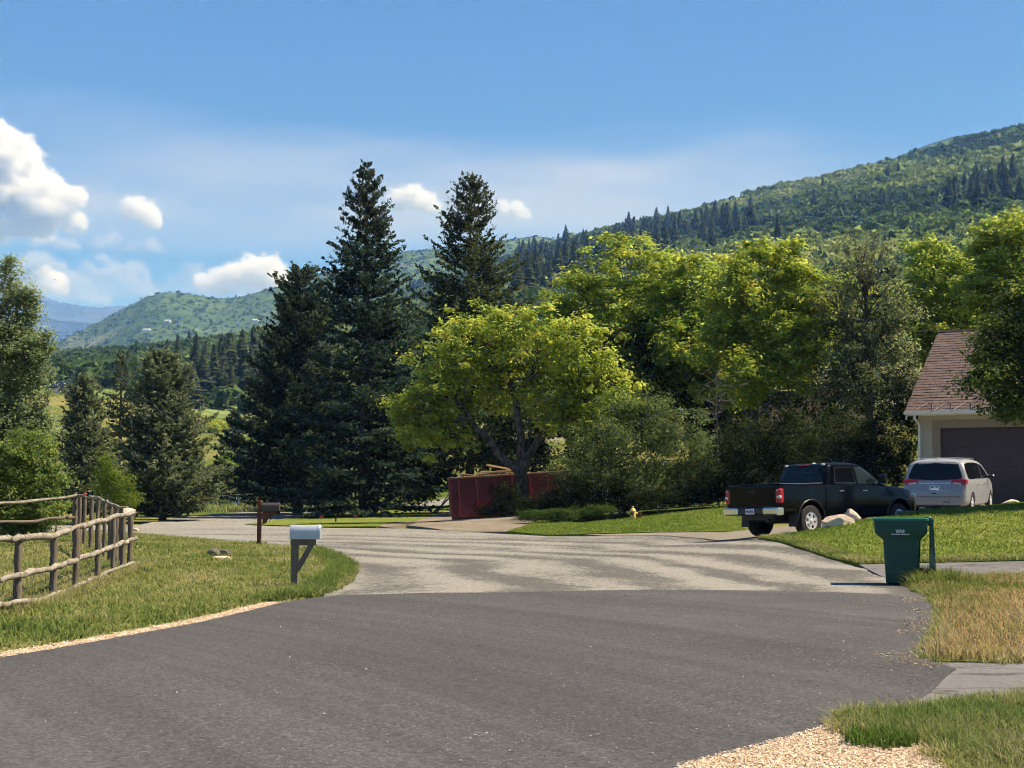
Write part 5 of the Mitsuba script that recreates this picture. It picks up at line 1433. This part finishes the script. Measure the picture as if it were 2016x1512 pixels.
for r in range(nC + 1):
    e = L / nC; o = np.array([0, 0, zE0]) + ux * e * (r - .12); x = -rng.uniform(.0, .25)
    while x < xq:
        w = rng.uniform(.22, .36); x1 = x + w; xs = max(x, -.02 - rng.uniform(0, .02)); lift = rng.uniform(.018, .036); run = e * (rng.uniform(1.1, 1.2) if r < nC else .5)
        q = [o + np.array([xx, 0, 0]) + ux * u + nrm * h for xx in (xs, x1 - .008) for u, h in ((0, 0.0), (0, lift), (run, .004))]
        sh.append((np.array(q), np.array([[0, 3, 4], [0, 4, 1], [1, 4, 5], [1, 5, 2], [0, 1, 2], [3, 5, 4]]))); x = x1
put('shingles', GT(join(*sh)), 'shingle', rf); tag(list(scene)[-1], 'courses of brown shingles', kind='stuff')
put('ridge_cap', GT(tube([(-.03, yR, zR + .02), (xq, yR, zR + .02)], .07, 6)), 'shingle', rf)
put('gutter', GT(outward(loft([np.array([(x, -.13, zE - .02), (x, -.12, zE + .05), (x, 0, zE + .05), (x, 0, zE - .06), (x, -.10, zE - .07)]) for x in (-.03, xq)]))), 'white_trim', k)
put('soffit', GT(box(.05, xq, .005, yF + .02, zE - .10, zE - .055)), 'white_trim', k)
sl = np.array([0, yR, zR - zE0])
put('rake_board', GT((np.array([[.01, 0, zE0 - .10], [.01, 0, zE0 - .28], [.01, yR, zR - .10], [.01, yR, zR - .28], [.05, 0, zE0 - .10], [.05, 0, zE0 - .28], [.05, yR, zR - .10], [.05, yR, zR - .28]]), np.array([[0, 1, 2], [1, 3, 2], [4, 6, 5], [5, 6, 7], [1, 5, 3], [3, 5, 7], [0, 4, 1], [1, 4, 5]]))), 'white_trim', k)
put('downpipe', GT(tube([(xl, -.05, zE - .06), (xl - .02, -.04, zE - .2), (xl + .06, yF - .12, zE - .45), (xl + .05, yF - .12, zG + 1.5), (xl - .05, yF - .2, zG + 1.2), (xl - .03, yF - .18, zG + .1)], .045, 8)), 'white_trim', k, smooth=40)
cab_pts = []
for i in range(9):
    for dx, t in ((0, .0), (.22, .055), (.36, .085), (.50, .085), (.57, .06), (.64, .0)):
        cab_pts.append(np.array([.35 + i * .70 + dx, 0, zE0]) + ux * L * t + nrm * .045)
put('heat_cable', GT(tube(cab_pts, .014, 5)), 'black_plastic', k)
put('eave_vent', GT(bevel_box(sx(2006), sx(2013), yF - .06, yF, zD + .35, zD + .42, .01)), 'black_trim', k)


def hx(px, d=DG):
    return (px - 1008) / FPX * d


# the house behind the trees: one long brown roof
k = fresh('house'); tag(k, 'brown roofed house half hidden behind the maples', 'house')
x0, x1, y0, y1 = hx(1395, 80), hx(1745, 80), 80, 90
ze, zr_ = P(1500, 850, 80)[2], P(1500, 770, 85)[2]
put('wall', box(x0 + .4, x1 - .4, y0 + .5, y1 - .5, hz(x0, y0) - 1, ze), 'stucco', k)
V = np.array([[x0, y0, ze], [x1, y0, ze], [x1 - 1, 85, zr_], [x0 + 1, 85, zr_], [x0, y1, ze], [x1, y1, ze]])
Fc = np.array([[0, 1, 2], [0, 2, 3], [3, 2, 5], [3, 5, 4], [0, 3, 4], [1, 5, 2]])
put('roof', (np.vstack([V, V - [0, 0, .15]]), np.vstack([Fc, Fc[:, ::-1] + 6])), 'brown_roof', k)
for px in (1450, 1530, 1620):
    w = put('window', box(hx(px, 80), hx(px, 80) + 1.2, y0 + .46, y0 + .49, ze - 1.7, ze - .5), 'pane', k)
    put('frame', box(hx(px, 80) - .08, hx(px, 80) + 1.28, y0 + .47, y0 + .495, ze - 1.78, ze - .42), 'white_trim', w)


def small_house(px, d, w, h, wall, roof, label, on=None, py=None, dp=6.0):
    k = fresh('house'); tag(k, label, 'house')
    d = on.find(px, py) if on else d; x = (px - 1008) / FPX * d; z = float(on.z([px], [d])[0]) + .8 if on else hz(x, d)
    zb = z
    put('wall', box(x - w / 2, x + w / 2, d, d + dp, zb - 3, z + h), wall, k)
    V = np.array([[x - w / 2 - .4, d - .4, z + h], [x + w / 2 + .4, d - .4, z + h], [x + w / 2 + .4, d + dp / 2, z + h + min(2.2, .22 * w)], [x - w / 2 - .4, d + dp / 2, z + h + min(2.2, .22 * w)], [x - w / 2 - .4, d + dp + .4, z + h], [x + w / 2 + .4, d + dp + .4, z + h]])
    Fc = np.array([[0, 1, 2], [0, 2, 3], [3, 2, 5], [3, 5, 4], [0, 3, 4], [1, 5, 2]])
    put('roof', (np.vstack([V, V - [0, 0, .2]]), np.vstack([Fc, Fc[:, ::-1] + 6])), roof, k)
    for u in (-.28, .12):
        put('window', box(x + u * w, x + u * w + w * .14, d - .04, d - .01, z + h * .3, z + h * .75), 'pane', k)


small_house(130, 340, 7.5, 1.6, 'pale_wall', 'black_trim', 'pinkish low house with a dark roof between the aspen and the pines', py=None)
small_house(284, 1900, 11, 2.6, 'white_trim', 'grey_wall', 'leftmost tiny pale house on the hazy green hill', on=HUMP, py=653, dp=10)
small_house(325, 2000, 9, 3, 'white_trim', 'grey_wall', 'tiny pale house right of another on the hazy green hill', on=HUMP, py=636, dp=10)
small_house(499, 2000, 10, 3.4, 'white_trim', 'grey_wall', 'tiny pale house on the hazy green hill beside the spruce group', on=HUMP, py=634, dp=10)

# ---------------------------------------------------------------- red dumpster with lumber
k = fresh('dumpster'); tag(k, 'dark red open dumpster standing behind the forked maple', 'dumpster')
DD = 63.0
c0, c1 = P(893, 1026, DD), P(1130, 1011, DD + .6)
Ld = np.linalg.norm((c1 - c0)[:2]); rzd = math.atan2(c1[1] - c0[1], c1[0] - c0[0]); pit = math.atan2(hz(c1[0], c1[1]) - hz(c0[0], c0[1]), Ld)
HD = 1.78; WD = 2.3
DP = lambda m: move(m, (c0[0], c0[1], hz(c0[0], c0[1]) + .06), rz=rzd, ry=-pit)
wl = .05
put('body', DP(join(box(0, Ld, 0, wl, .1, HD), box(0, Ld, WD - wl, WD, .1, HD), box(0, wl, wl + .001, WD - wl - .001, .1, HD), box(Ld - wl, Ld, wl + .001, WD - wl - .001, .1, HD), box(wl, Ld - wl, wl, WD - wl, .1, .16))), 'red_steel', k)
for x in np.linspace(.25, Ld - .35, 7):
    put('rib', DP(bevel_box(x, x + .09, -.07, -.001, .12, HD - .08, .012)), 'red_steel', k)
put('top_rail', DP(join(bevel_box(-.05, Ld + .05, -.06, .06, HD + .001, HD + .09, .02), bevel_box(-.05, Ld + .05, WD - .06, WD + .06, HD + .001, HD + .09, .02), bevel_box(-.06, .06, .07, WD - .07, HD + .002, HD + .088, .02))), 'rust', k)
put('end_post', DP(bevel_box(-.08, .0, -.05, .05, 0, HD, .015)), 'red_steel', k)
put('skid', DP(join(box(.1, Ld, .3, .5, -.05, .099), box(.1, Ld, WD - .5, WD - .3, -.05, .099))), 'rust', k)
rng = np.random.default_rng(9)
for i, (x, y, z, L_, ry, rz) in enumerate(((1.0, .5, HD + .02, 1.5, -.10, .1), (1.15, .8, HD + .10, 1.9, .02, -.05), (1.25, .35, HD + .16, 1.8, -.01, .04), (1.7, .9, HD + .5, 1.3, .24, .1), (.45, .6, HD + .16, 1.1, .16, -.12), (1.5, 1.2, HD + .05, 1.6, 0, .2))):
    key = put('lumber', DP(move(bevel_box(0, L_, -.11, .11, -.035, .035, .006), (x, y, z + .06), rz=rz, ry=ry)), 'sawn_wood'); tag(key, ('thin sawn board lying in the dumpster near its left end', 'long sawn board lying level on the rubble in the dumpster', 'upper level sawn board in the dumpster', 'sawn board sticking up highest out of the dumpster',
        'leftmost sawn board leaning over the dumpster rim', 'rearmost sawn board in the dumpster')[i], 'board', 'boards in the dumpster')
n = 260
deb = [move(trimesh.convex.convex_hull(rng.normal(size=(8, 3)) * np.array([.16, .1, .05])), (rng.uniform(.2, Ld - .2), rng.uniform(.2, WD - .2), HD - .06 + rng.uniform(-.1, .12)), rz=rng.uniform(0, 6)) for _ in range(n)]
deb.append(box(.1, Ld - .1, .1, WD - .1, HD - .35, HD - .1))
key = put('debris', DP(join(*deb)), 'rock_dark'); tag(key, 'grey rubble filling the red dumpster', kind='stuff')

# ---------------------------------------------------------------- hydrant, rocks, posts
k = fresh('fire_hydrant'); tag(k, 'small yellow fire hydrant at the edge of the willow shrub', 'fire hydrant')
hp_ = P(1246, 1023, 52); g = hz(hp_[0], hp_[1]) - .02
put('barrel', move(lathe([(.001, 0), (.14, 0), (.14, .03), (.105, .04), (.10, .30), (.12, .31), (.12, .34), (.105, .36), (.07, .42), (.03, .45), (.001, .455)], 18), (hp_[0], hp_[1], g)), 'yellow_paint', k, smooth=40)
put('cap', move(lathe([(.001, 0), (.045, 0), (.045, .05), (.03, .06), (.001, .06)], 10), (hp_[0], hp_[1], g + .45)), 'grey_wall', k, smooth=40)
for a, rr in ((-math.pi / 2 - .3, .06), (.2, .045), (math.pi - .1, .045)):
    v, f = lathe([(.001, 0), (rr, 0), (rr, .09), (rr * .6, .11), (.001, .11)], 12)
    put('nozzle', move((np.column_stack([v[:, 2] + .08, v[:, 0], v[:, 1]]), f), (hp_[0], hp_[1], g + .24), rz=a), 'black_trim' if rr > .05 else 'yellow_paint', k, smooth=40)
k = fresh('marker_post'); tag(k, 'short reddish post leaning beside the yellow hydrant', 'post')
q = P(1259, 1021, 52.2); put('post', move(bevel_box(-.09, .09, -.05, .05, -.1, .26, .02), (q[0], q[1], hz(q[0], q[1])), ry=-.12), 'red_wood', k)


def rock(px, d, w, h, mat_, label, seed, dep=.7, name='rock', sink=.06, group=None):
    rng = np.random.default_rng(seed)
    m = trimesh.creation.icosphere(4, 1.0); v = np.array(m.vertices)
    pl = unit(rng.normal(size=(16, 3))); cut = rng.uniform(.62, .95, 16)
    for p_, c_ in zip(pl, cut):
        ex = np.maximum(v @ p_ - c_, 0); v = v - ex[:, None] * p_ * .92
    v *= (1 + .16 * (meshkit.fbm(v * 2.4 + seed, 4) - .5))[:, None]
    s = d / FPX; x = (px - 1008) * s; v = v * np.array([w * s / 2, w * s / 2 * dep, h * s / 1.7]) / np.abs(v).max(0)
    z = hz(x, d)
    key = put(name, (v + [x, d, z + v[:, 2].max() - sink * 2], m.faces), mat_, smooth=28); tag(key, label, 'rock', group)


rock(1650, 37.3, 68, 36, 'rock_pale', 'large pale pink boulder at the lawn edge beside the pickup wheel', 3, sink=.08)
rock(1674, 38.0, 36, 30, 'rock_pale', 'pointed pale rock standing up behind the large boulder beside the pickup', 8, sink=.04)
rock(1632, 37.3, 34, 20, 'rock_pale', 'smaller pale rock at the left of the boulders beside the pickup', 15, sink=.04)
rock(1716, 38.6, 36, 10, 'rock_dark', 'low grey rock at the lawn edge in front of the pickup door', 4, sink=.03)
rock(1782, 40.2, 34, 13, 'rock_dark', 'grey rock at the lawn edge below the front of the pickup', 5, sink=.03)
rock(1812, 40.6, 22, 9, 'rock_dark', 'small grey rock right of the front of the pickup', 6, sink=.03)
rock(1986, 42.6, 36, 13, 'rock_pale', 'pale rock on the lawn crest right of the minivan', 7, sink=.03)
rock(1930, 43.0, 16, 9, 'rock_pale', 'small pale rock on the lawn crest below the minivan wheel', 17, sink=.02)
rock(424, 32.0, 26, 20, 'rock_dark', 'dark rock lying in the rough grass between fence and mailboxes', 9, sink=.04)
rock(446, 32.3, 28, 15, 'rock_dark', 'flat dark rock touching another in the rough grass', 10, sink=.03)
rock(442, 31.2, 44, 12, 'rock_pale', 'flat pale stone in front of the dark rocks in the rough grass', 12, sink=.04)
rock(720, 77, 48, 22, 'rock_dark', 'dark boulder beside the trunk of the tallest spruce', 14)
rock(272, 52, 12, 7, 'rock_pale', 'pale stone at the roadside just right of the log fence', 16, sink=.02)
# sprinkler heads and flags on the shaded lawn, a stake in the round bush
for px, py, mt, nm, lb in ((630, 1027, 'red_plastic', 'marker_flag', 'small red flag on the shaded lawn, the one farther left'), (697, 1027, 'red_plastic', 'marker_flag', 'small red flag on the shaded lawn below the round bush')):
    q = G(px, py); g = hz(q[0], q[1])
    k = fresh(nm); tag(k, lb, 'flag')
    put('stick', tube([(q[0], q[1], g - .05), (q[0], q[1], g + .32)], .008, 5), 'grey_wall', k); put('cloth', box(q[0], q[0] + .16, q[1] - .006, q[1] + .006, g + .2, g + .31), mt, k)
q = G(661, 1028); g = hz(q[0], q[1]); k = put('sprinkler_head', move(lathe([(.001, -.05), (.03, -.05), (.03, .16), (.05, .17), (.05, .24), (.001, .25)], 10), (q[0], q[1], g)), 'black_plastic', smooth=30); tag(k, 'black sprinkler head standing on the shaded lawn', 'sprinkler')
q = P(690, 1000, 76.3); g = hz(q[0], q[1]); k = put('stake', bevel_box(q[0] - .04, q[0] + .04, q[1] - .04, q[1] + .04, g, g + 1.05, .01), 'sawn_wood'); tag(k, 'pale wooden stake standing in the round bush', 'stake')
# pipe fence beyond the road
k = fresh('pipe_fence'); tag(k, 'dark green pipe fence along the meadow beyond the road', 'fence')
pp = [(360, 978, 100), (433, 976, 102), (492, 973, 103), (552, 974, 104), (620, 975, 105), (690, 975, 106)]
tops = [P(*q) for q in pp]
for q in tops:
    put('post', tube([(q[0], q[1], hz(q[0], q[1]) - .3), (q[0], q[1], q[2])], .05, 7), 'green_pipe', k, smooth=True)
for a, b in zip(tops[:-1], tops[1:]):
    put('rail', tube([a, b], .04, 6), 'green_pipe', k, smooth=True)
    put('rail', tube([a - [0, 0, .45], b - [0, 0, .45]], .018, 5), 'green_pipe', k, smooth=True)
k = fresh('tree_guard'); tag(k, 'pale tube round the foot of the young green tree', 'tree guard')
q = P(461, 958, 107.5); g = hz(q[0], q[1])
for i in range(5):
    put('stake', bevel_box(q[0] - .4 + i * .18, q[0] - .33 + i * .18, q[1] - .02 + .06 * (i % 2), q[1] + .02 + .06 * (i % 2), g - .1, g + .9 - .08 * (i % 3), .01), 'galvanised', k)
# chippings, grit and grass
def scatter(pg, n, rng):
    x0, y0, x1, y1 = pg.bounds; out_ = []
    tot = 0
    while tot < n:
        q = np.column_stack([rng.uniform(x0, x1, n * 2), rng.uniform(y0, y1, n * 2)])
        q = q[shapely.contains_xy(pg, q[:, 0], q[:, 1])]; out_.append(q); tot += len(q)
    return np.vstack(out_)[:n]


def in_view(q, margin=1.06):
    """points the picture could show: nothing is built far outside the frame"""
    return (q[:, 1] > 6.5) & (np.abs(q[:, 0] / q[:, 1]) < 1008 / FPX * margin + .6 / q[:, 1])


def chips(name, q, rng, size, col, label, lift=.012, bs='plain', slim=.4):
    n = len(q); z = H(q[:, 0], q[:, 1]) + lift * rng.uniform(.4, 2.2, n)
    p = np.column_stack([q, z]); nn = unit(rng.normal(size=(n, 3)) * .28 + [0, 0, 1]); a = rng.normal(size=(n, 3)) * [1, 1, .3]
    l = size * rng.uniform(.5, 1.4, n)
    m = quads(p, nn, a, l * .5, l * .5 * slim * rng.uniform(.5, 1.5, n))
    c = np.repeat(np.clip(col(n), 0, .9), 4, 0)
    key = put(name, m, bs, color=c); tag(key, label, kind='stuff')


rng = np.random.default_rng(77)
q = scatter(CHIPS.buffer(.03), 70000, rng); q = q[in_view(q)]
straw = lambda n: ramp(rng.uniform(size=n), (.38, .275, .19), (.60, .475, .36), (.74, .62, .50))
chips('wood_chips', q, rng, .023, straw, 'loose pale chippings heaped beside the road at the lower right', .014)
q = scatter(STRIP, 26000, rng); q = q[in_view(q)]
chips('wood_chips', q, rng, .030, straw, 'loose pale chippings along the left edge of the road', .010)
# grit and scraps on the new asphalt, thick towards the right-hand edge
q = scatter(ROAD, 60000, rng); q = q[in_view(q)]
e = shapely.distance(shapely.points(q), CHIPS.union(VERGE1).union(APR2)); den = np.exp(-e / .9) * .30 + .035 * (meshkit.fbm(np.column_stack([q * .8, q[:, :1] * 0]), 3) > .5) + .012
q = q[rng.uniform(size=len(q)) < den]
chips('road_grit', q, rng, .018, lambda n: ramp(rng.uniform(size=n), (.10, .09, .085), (.30, .27, .25), (.50, .45, .41)), 'loose grit and wood scraps on the new asphalt', .016, slim=.5)
q = scatter(OLD, 30000, rng); q = q[in_view(q) & (q[:, 1] < 40)]
e = shapely.distance(shapely.points(q), ROAD); q = q[rng.uniform(size=len(q)) < .35 * np.exp(-e / 2.0) + .05]
chips('road_grit', q, rng, .03, lambda n: ramp(rng.uniform(size=n), (.2, .18, .16), (.46, .42, .34)), 'pale loose chippings on the older road', .006, slim=.5)


def grass(name, q, rng, hgt, wid, cols, label, dry=None, lean=.75, dz=.0):
    n = len(q); z = H(q[:, 0], q[:, 1]) + dz - .01
    k = meshkit.fbm(np.column_stack([q * .55, q[:, :1] * 0]), 4, 3); k2 = meshkit.fbm(np.column_stack([q * 2.2, q[:, :1] * 0]), 3, 13)
    h = hgt * rng.uniform(.45, 1.35, n) * (.55 + .9 * k2)
    a = rng.uniform(0, 2 * np.pi, n); ln = rng.normal(size=n) * lean
    u = np.stack([np.cos(a), np.sin(a), np.zeros(n)], -1); w = np.stack([-np.sin(a), np.cos(a), np.zeros(n)], -1) * (wid * rng.uniform(.6, 1.4, n))[:, None] * .5
    b = np.column_stack([q, z]); mid = b + u * (ln * h * .35)[:, None] + np.array([0, 0, 1]) * (h * .6)[:, None]; top = b + u * (ln * h * 1.1)[:, None] + np.array([0, 0, 1]) * h[:, None]
    v = np.stack([b - w, b + w, mid - w * .8, mid + w * .8, top], 1).reshape(-1, 3)
    i = np.arange(n)[:, None] * 5; f = np.concatenate([i + [0, 1, 3], i + [0, 3, 2], i + [2, 3, 4]])
    t = k * .9 + rng.normal(size=n) * .16 if dry is None else dry(q) + rng.normal(size=n) * .18
    c = ramp(np.clip(t, 0, 1), *cols) * rng.uniform(.7, 1.3, (n, 1))
    key = put(name, (v, f), 'blade', color=np.repeat(c, 5, 0)); tag(key, label, kind='stuff')


GR = ((0.095, 0.140, 0.036), (0.165, 0.215, 0.058), (0.235, 0.260, 0.082), (0.36, 0.325, 0.155), (0.46, 0.385, 0.225))


def nf(q, f, s):
    return meshkit.fbm(np.column_stack([q * f, q[:, :1] * 0]), 4, s)


def thin_far(q, d0):
    return q[rng.uniform(size=len(q)) < np.minimum(1, d0 / q[:, 1])]


q = scatter(PEN.intersection(sg.box(-15, 8, 0, 52)), 250000, rng); q = q[in_view(q)]; q = thin_far(q, 20)
fx = np.interp(q[:, 1], [16, 17.7, 19.7, 23.1, 27.1, 27.6], [-6.7, -6.37, -6.39, -6.80, -7.3, -30]); inside = q[:, 0] < fx
q1 = q[~inside]
edge = shapely.distance(shapely.points(q1), ROAD)
grass('rough_grass', q1, rng, .085, .018, GR, 'rough green and straw coloured grass on the corner inside the bend', dry=lambda p: .20 + .95 * (nf(p, .5, 3) - .33) + .75 * (nf(p, 1.8, 8) - .5))
q2 = q[inside]
grass('dry_grass', q2, rng, .19, .016, GR, 'tall dry straw coloured grass inside the log fence', dry=lambda p: .55 + .8 * (nf(p, .6, 4) - .4))
qt = scatter(sg.LineString([XY(p) for p in ((560, 1182), (620, 1173), (660, 1158), (690, 1138), (695, 1118), (672, 1101), (640, 1090))]).buffer(.45).intersection(PEN), 9000, rng)
grass('rough_grass', qt, rng, .15, .018, GR[:3], 'taller green grass along the rim of the grassy corner', dry=lambda p: .25 + .5 * (nf(p, 1.2, 5) - .4))
q = scatter(sg.LineString([P(x, 1100, fd(x) + .3)[:2] for x in (-60, 0, 50, 100, 150, 200, 240, 262)]).buffer(.3), 9000, rng)
grass('tall_grass', q, rng, .16, .012, GR[1:], 'tall seeding grass growing along the log fence', dry=lambda p: .5 + .6 * (nf(p, .9, 6) - .4))
q = scatter(VERGE1, 60000, rng); q = q[in_view(q)]
grass('verge_grass', q, rng, .13, .013, ((0.086, 0.134, 0.027), (0.152, 0.189, 0.049), (0.330, 0.256, 0.116), (0.440, 0.305, 0.165), (0.444, 0.391, 0.232)), 'dry weedy grass on the right-hand verge', dry=lambda p: .46 + 1.6 * (nf(p, .55, 7) - .47) - .10 * np.clip(p[:, 1] - 20, -3, 3) / 3 * 1.6)
q = scatter(sg.LineString([XY(p) for p in ((1800, 1152), (1845, 1146))]).buffer(.35).intersection(VERGE1), 2200, rng)
grass('verge_grass', q, rng, .22, .014, ((0.086, 0.134, 0.027), (0.147, 0.201, 0.043), (0.330, 0.269, 0.122)), 'taller green weeds round the foot of the green wheelie bin', dry=lambda p: .35 + .6 * (nf(p, 1.2, 5) - .4))
q = scatter(VERGE2.intersection(sg.box(0, 7, 6, 12)), 42000, rng); q = q[in_view(q)]
grass('verge_grass', q, rng, .11, .008, ((.085, .135, .035), (.14, .195, .055), (.21, .235, .085), (.36, .32, .18)), 'green grass in the lower right corner', dry=lambda p: .42 + 1.3 * (nf(p, 1.3, 9) - .45), lean=.8)
q = scatter(sg.Point(XY((1735, 1468))).buffer(.22, 6), 900, rng)
grass('grass_tuft', q, rng, .11, .008, ((0.061, 0.122, 0.024), (0.122, 0.183, 0.036)), 'tuft of green grass growing in the pale chippings', dry=lambda p: nf(p, 2, 9), lean=.7)
for pg, n, lb in ((LAWN3.intersection(sg.box(0, 27, 20, 45)), 62000, 'short blades of the mown lawn on the mound'), (LAWN2, 26000, 'short blades of the lawn strip below the shrubs')):
    q = scatter(pg, n, rng); q = q[in_view(q)]
    grass('lawn_grass', q, rng, .05, .022, ((0.092, 0.152, 0.024), (0.141, 0.201, 0.034), (0.189, 0.238, 0.049), (0.281, 0.269, 0.092)), lb, dry=lambda p: .12 + .9 * (nf(p, .4, 3) - .25) + .3 * (nf(p, 2.5, 7) - .5), dz=.03)
q = scatter(sg.LineString([XY(p) for p in ((1500, 1083), (1560, 1092), (1640, 1104), (1700, 1112), (1800, 1111), (2030, 1109))]).buffer(.5).intersection(LAWN3), 9000, rng)
grass('lawn_grass', q, rng, .09, .018, GR, 'longer dry-tipped grass along the kerb edge of the lawn mound', dry=lambda p: .35 + .8 * (nf(p, 1.1, 12) - .4), dz=.03)
q = scatter(sg.box(-45, 92, -8, 125), 17000, rng); q = q[in_view(q)]
grass('meadow_grass', q, rng, .35, .07, GR, 'long grass of the meadow round the pipe fence', dry=lambda p: .35 + .9 * (nf(p, .12, 12) - .4))

# ragged rims: stray tufts over the edges of the roads and paths
edge_l = VERGE1.exterior.intersection(ROAD.union(OLD).union(APR1).union(APR2).buffer(.08))
edge_r = VERGE2.exterior.intersection(ROAD.union(APR2).union(CHIPS).buffer(.08))
edge_p = PEN.exterior.intersection(OLD.buffer(.08))
for ln, n, hh, nm, lb in ((edge_l, 9000, .10, 'verge_grass', 'ragged dry tufts along the rim of the right-hand verge'), (edge_r, 9000, .09, 'verge_grass', 'ragged tufts along the rim of the lower right verge'), (edge_p, 8000, .10, 'rough_grass', 'ragged tufts along the rim of the grassy corner')):
    q = scatter(ln.buffer(.11), n, rng); q = q[in_view(q)]
    q = q[nf(q, 2.6, 21) + .25 * rng.uniform(size=len(q)) > .60]
    grass(nm, q, rng, hh, .010 if 'right' in lb else .016, GR, lb, dry=lambda p: .40 + 1.2 * (nf(p, .9, 17) - .45), lean=1.0)
# leaf litter and twigs blown against the right-hand edge
q = scatter(edge_l.buffer(.45).intersection(ROAD), 2200, rng); q = q[in_view(q) & (nf(q, 1.7, 31) > .5)]
chips('leaf_litter', q, rng, .035, lambda n: ramp(rng.uniform(size=n), (.10, .075, .05), (.30, .22, .13), (.46, .38, .26)), 'dry leaf litter blown against the right-hand edge of the new asphalt', .014, slim=.3)
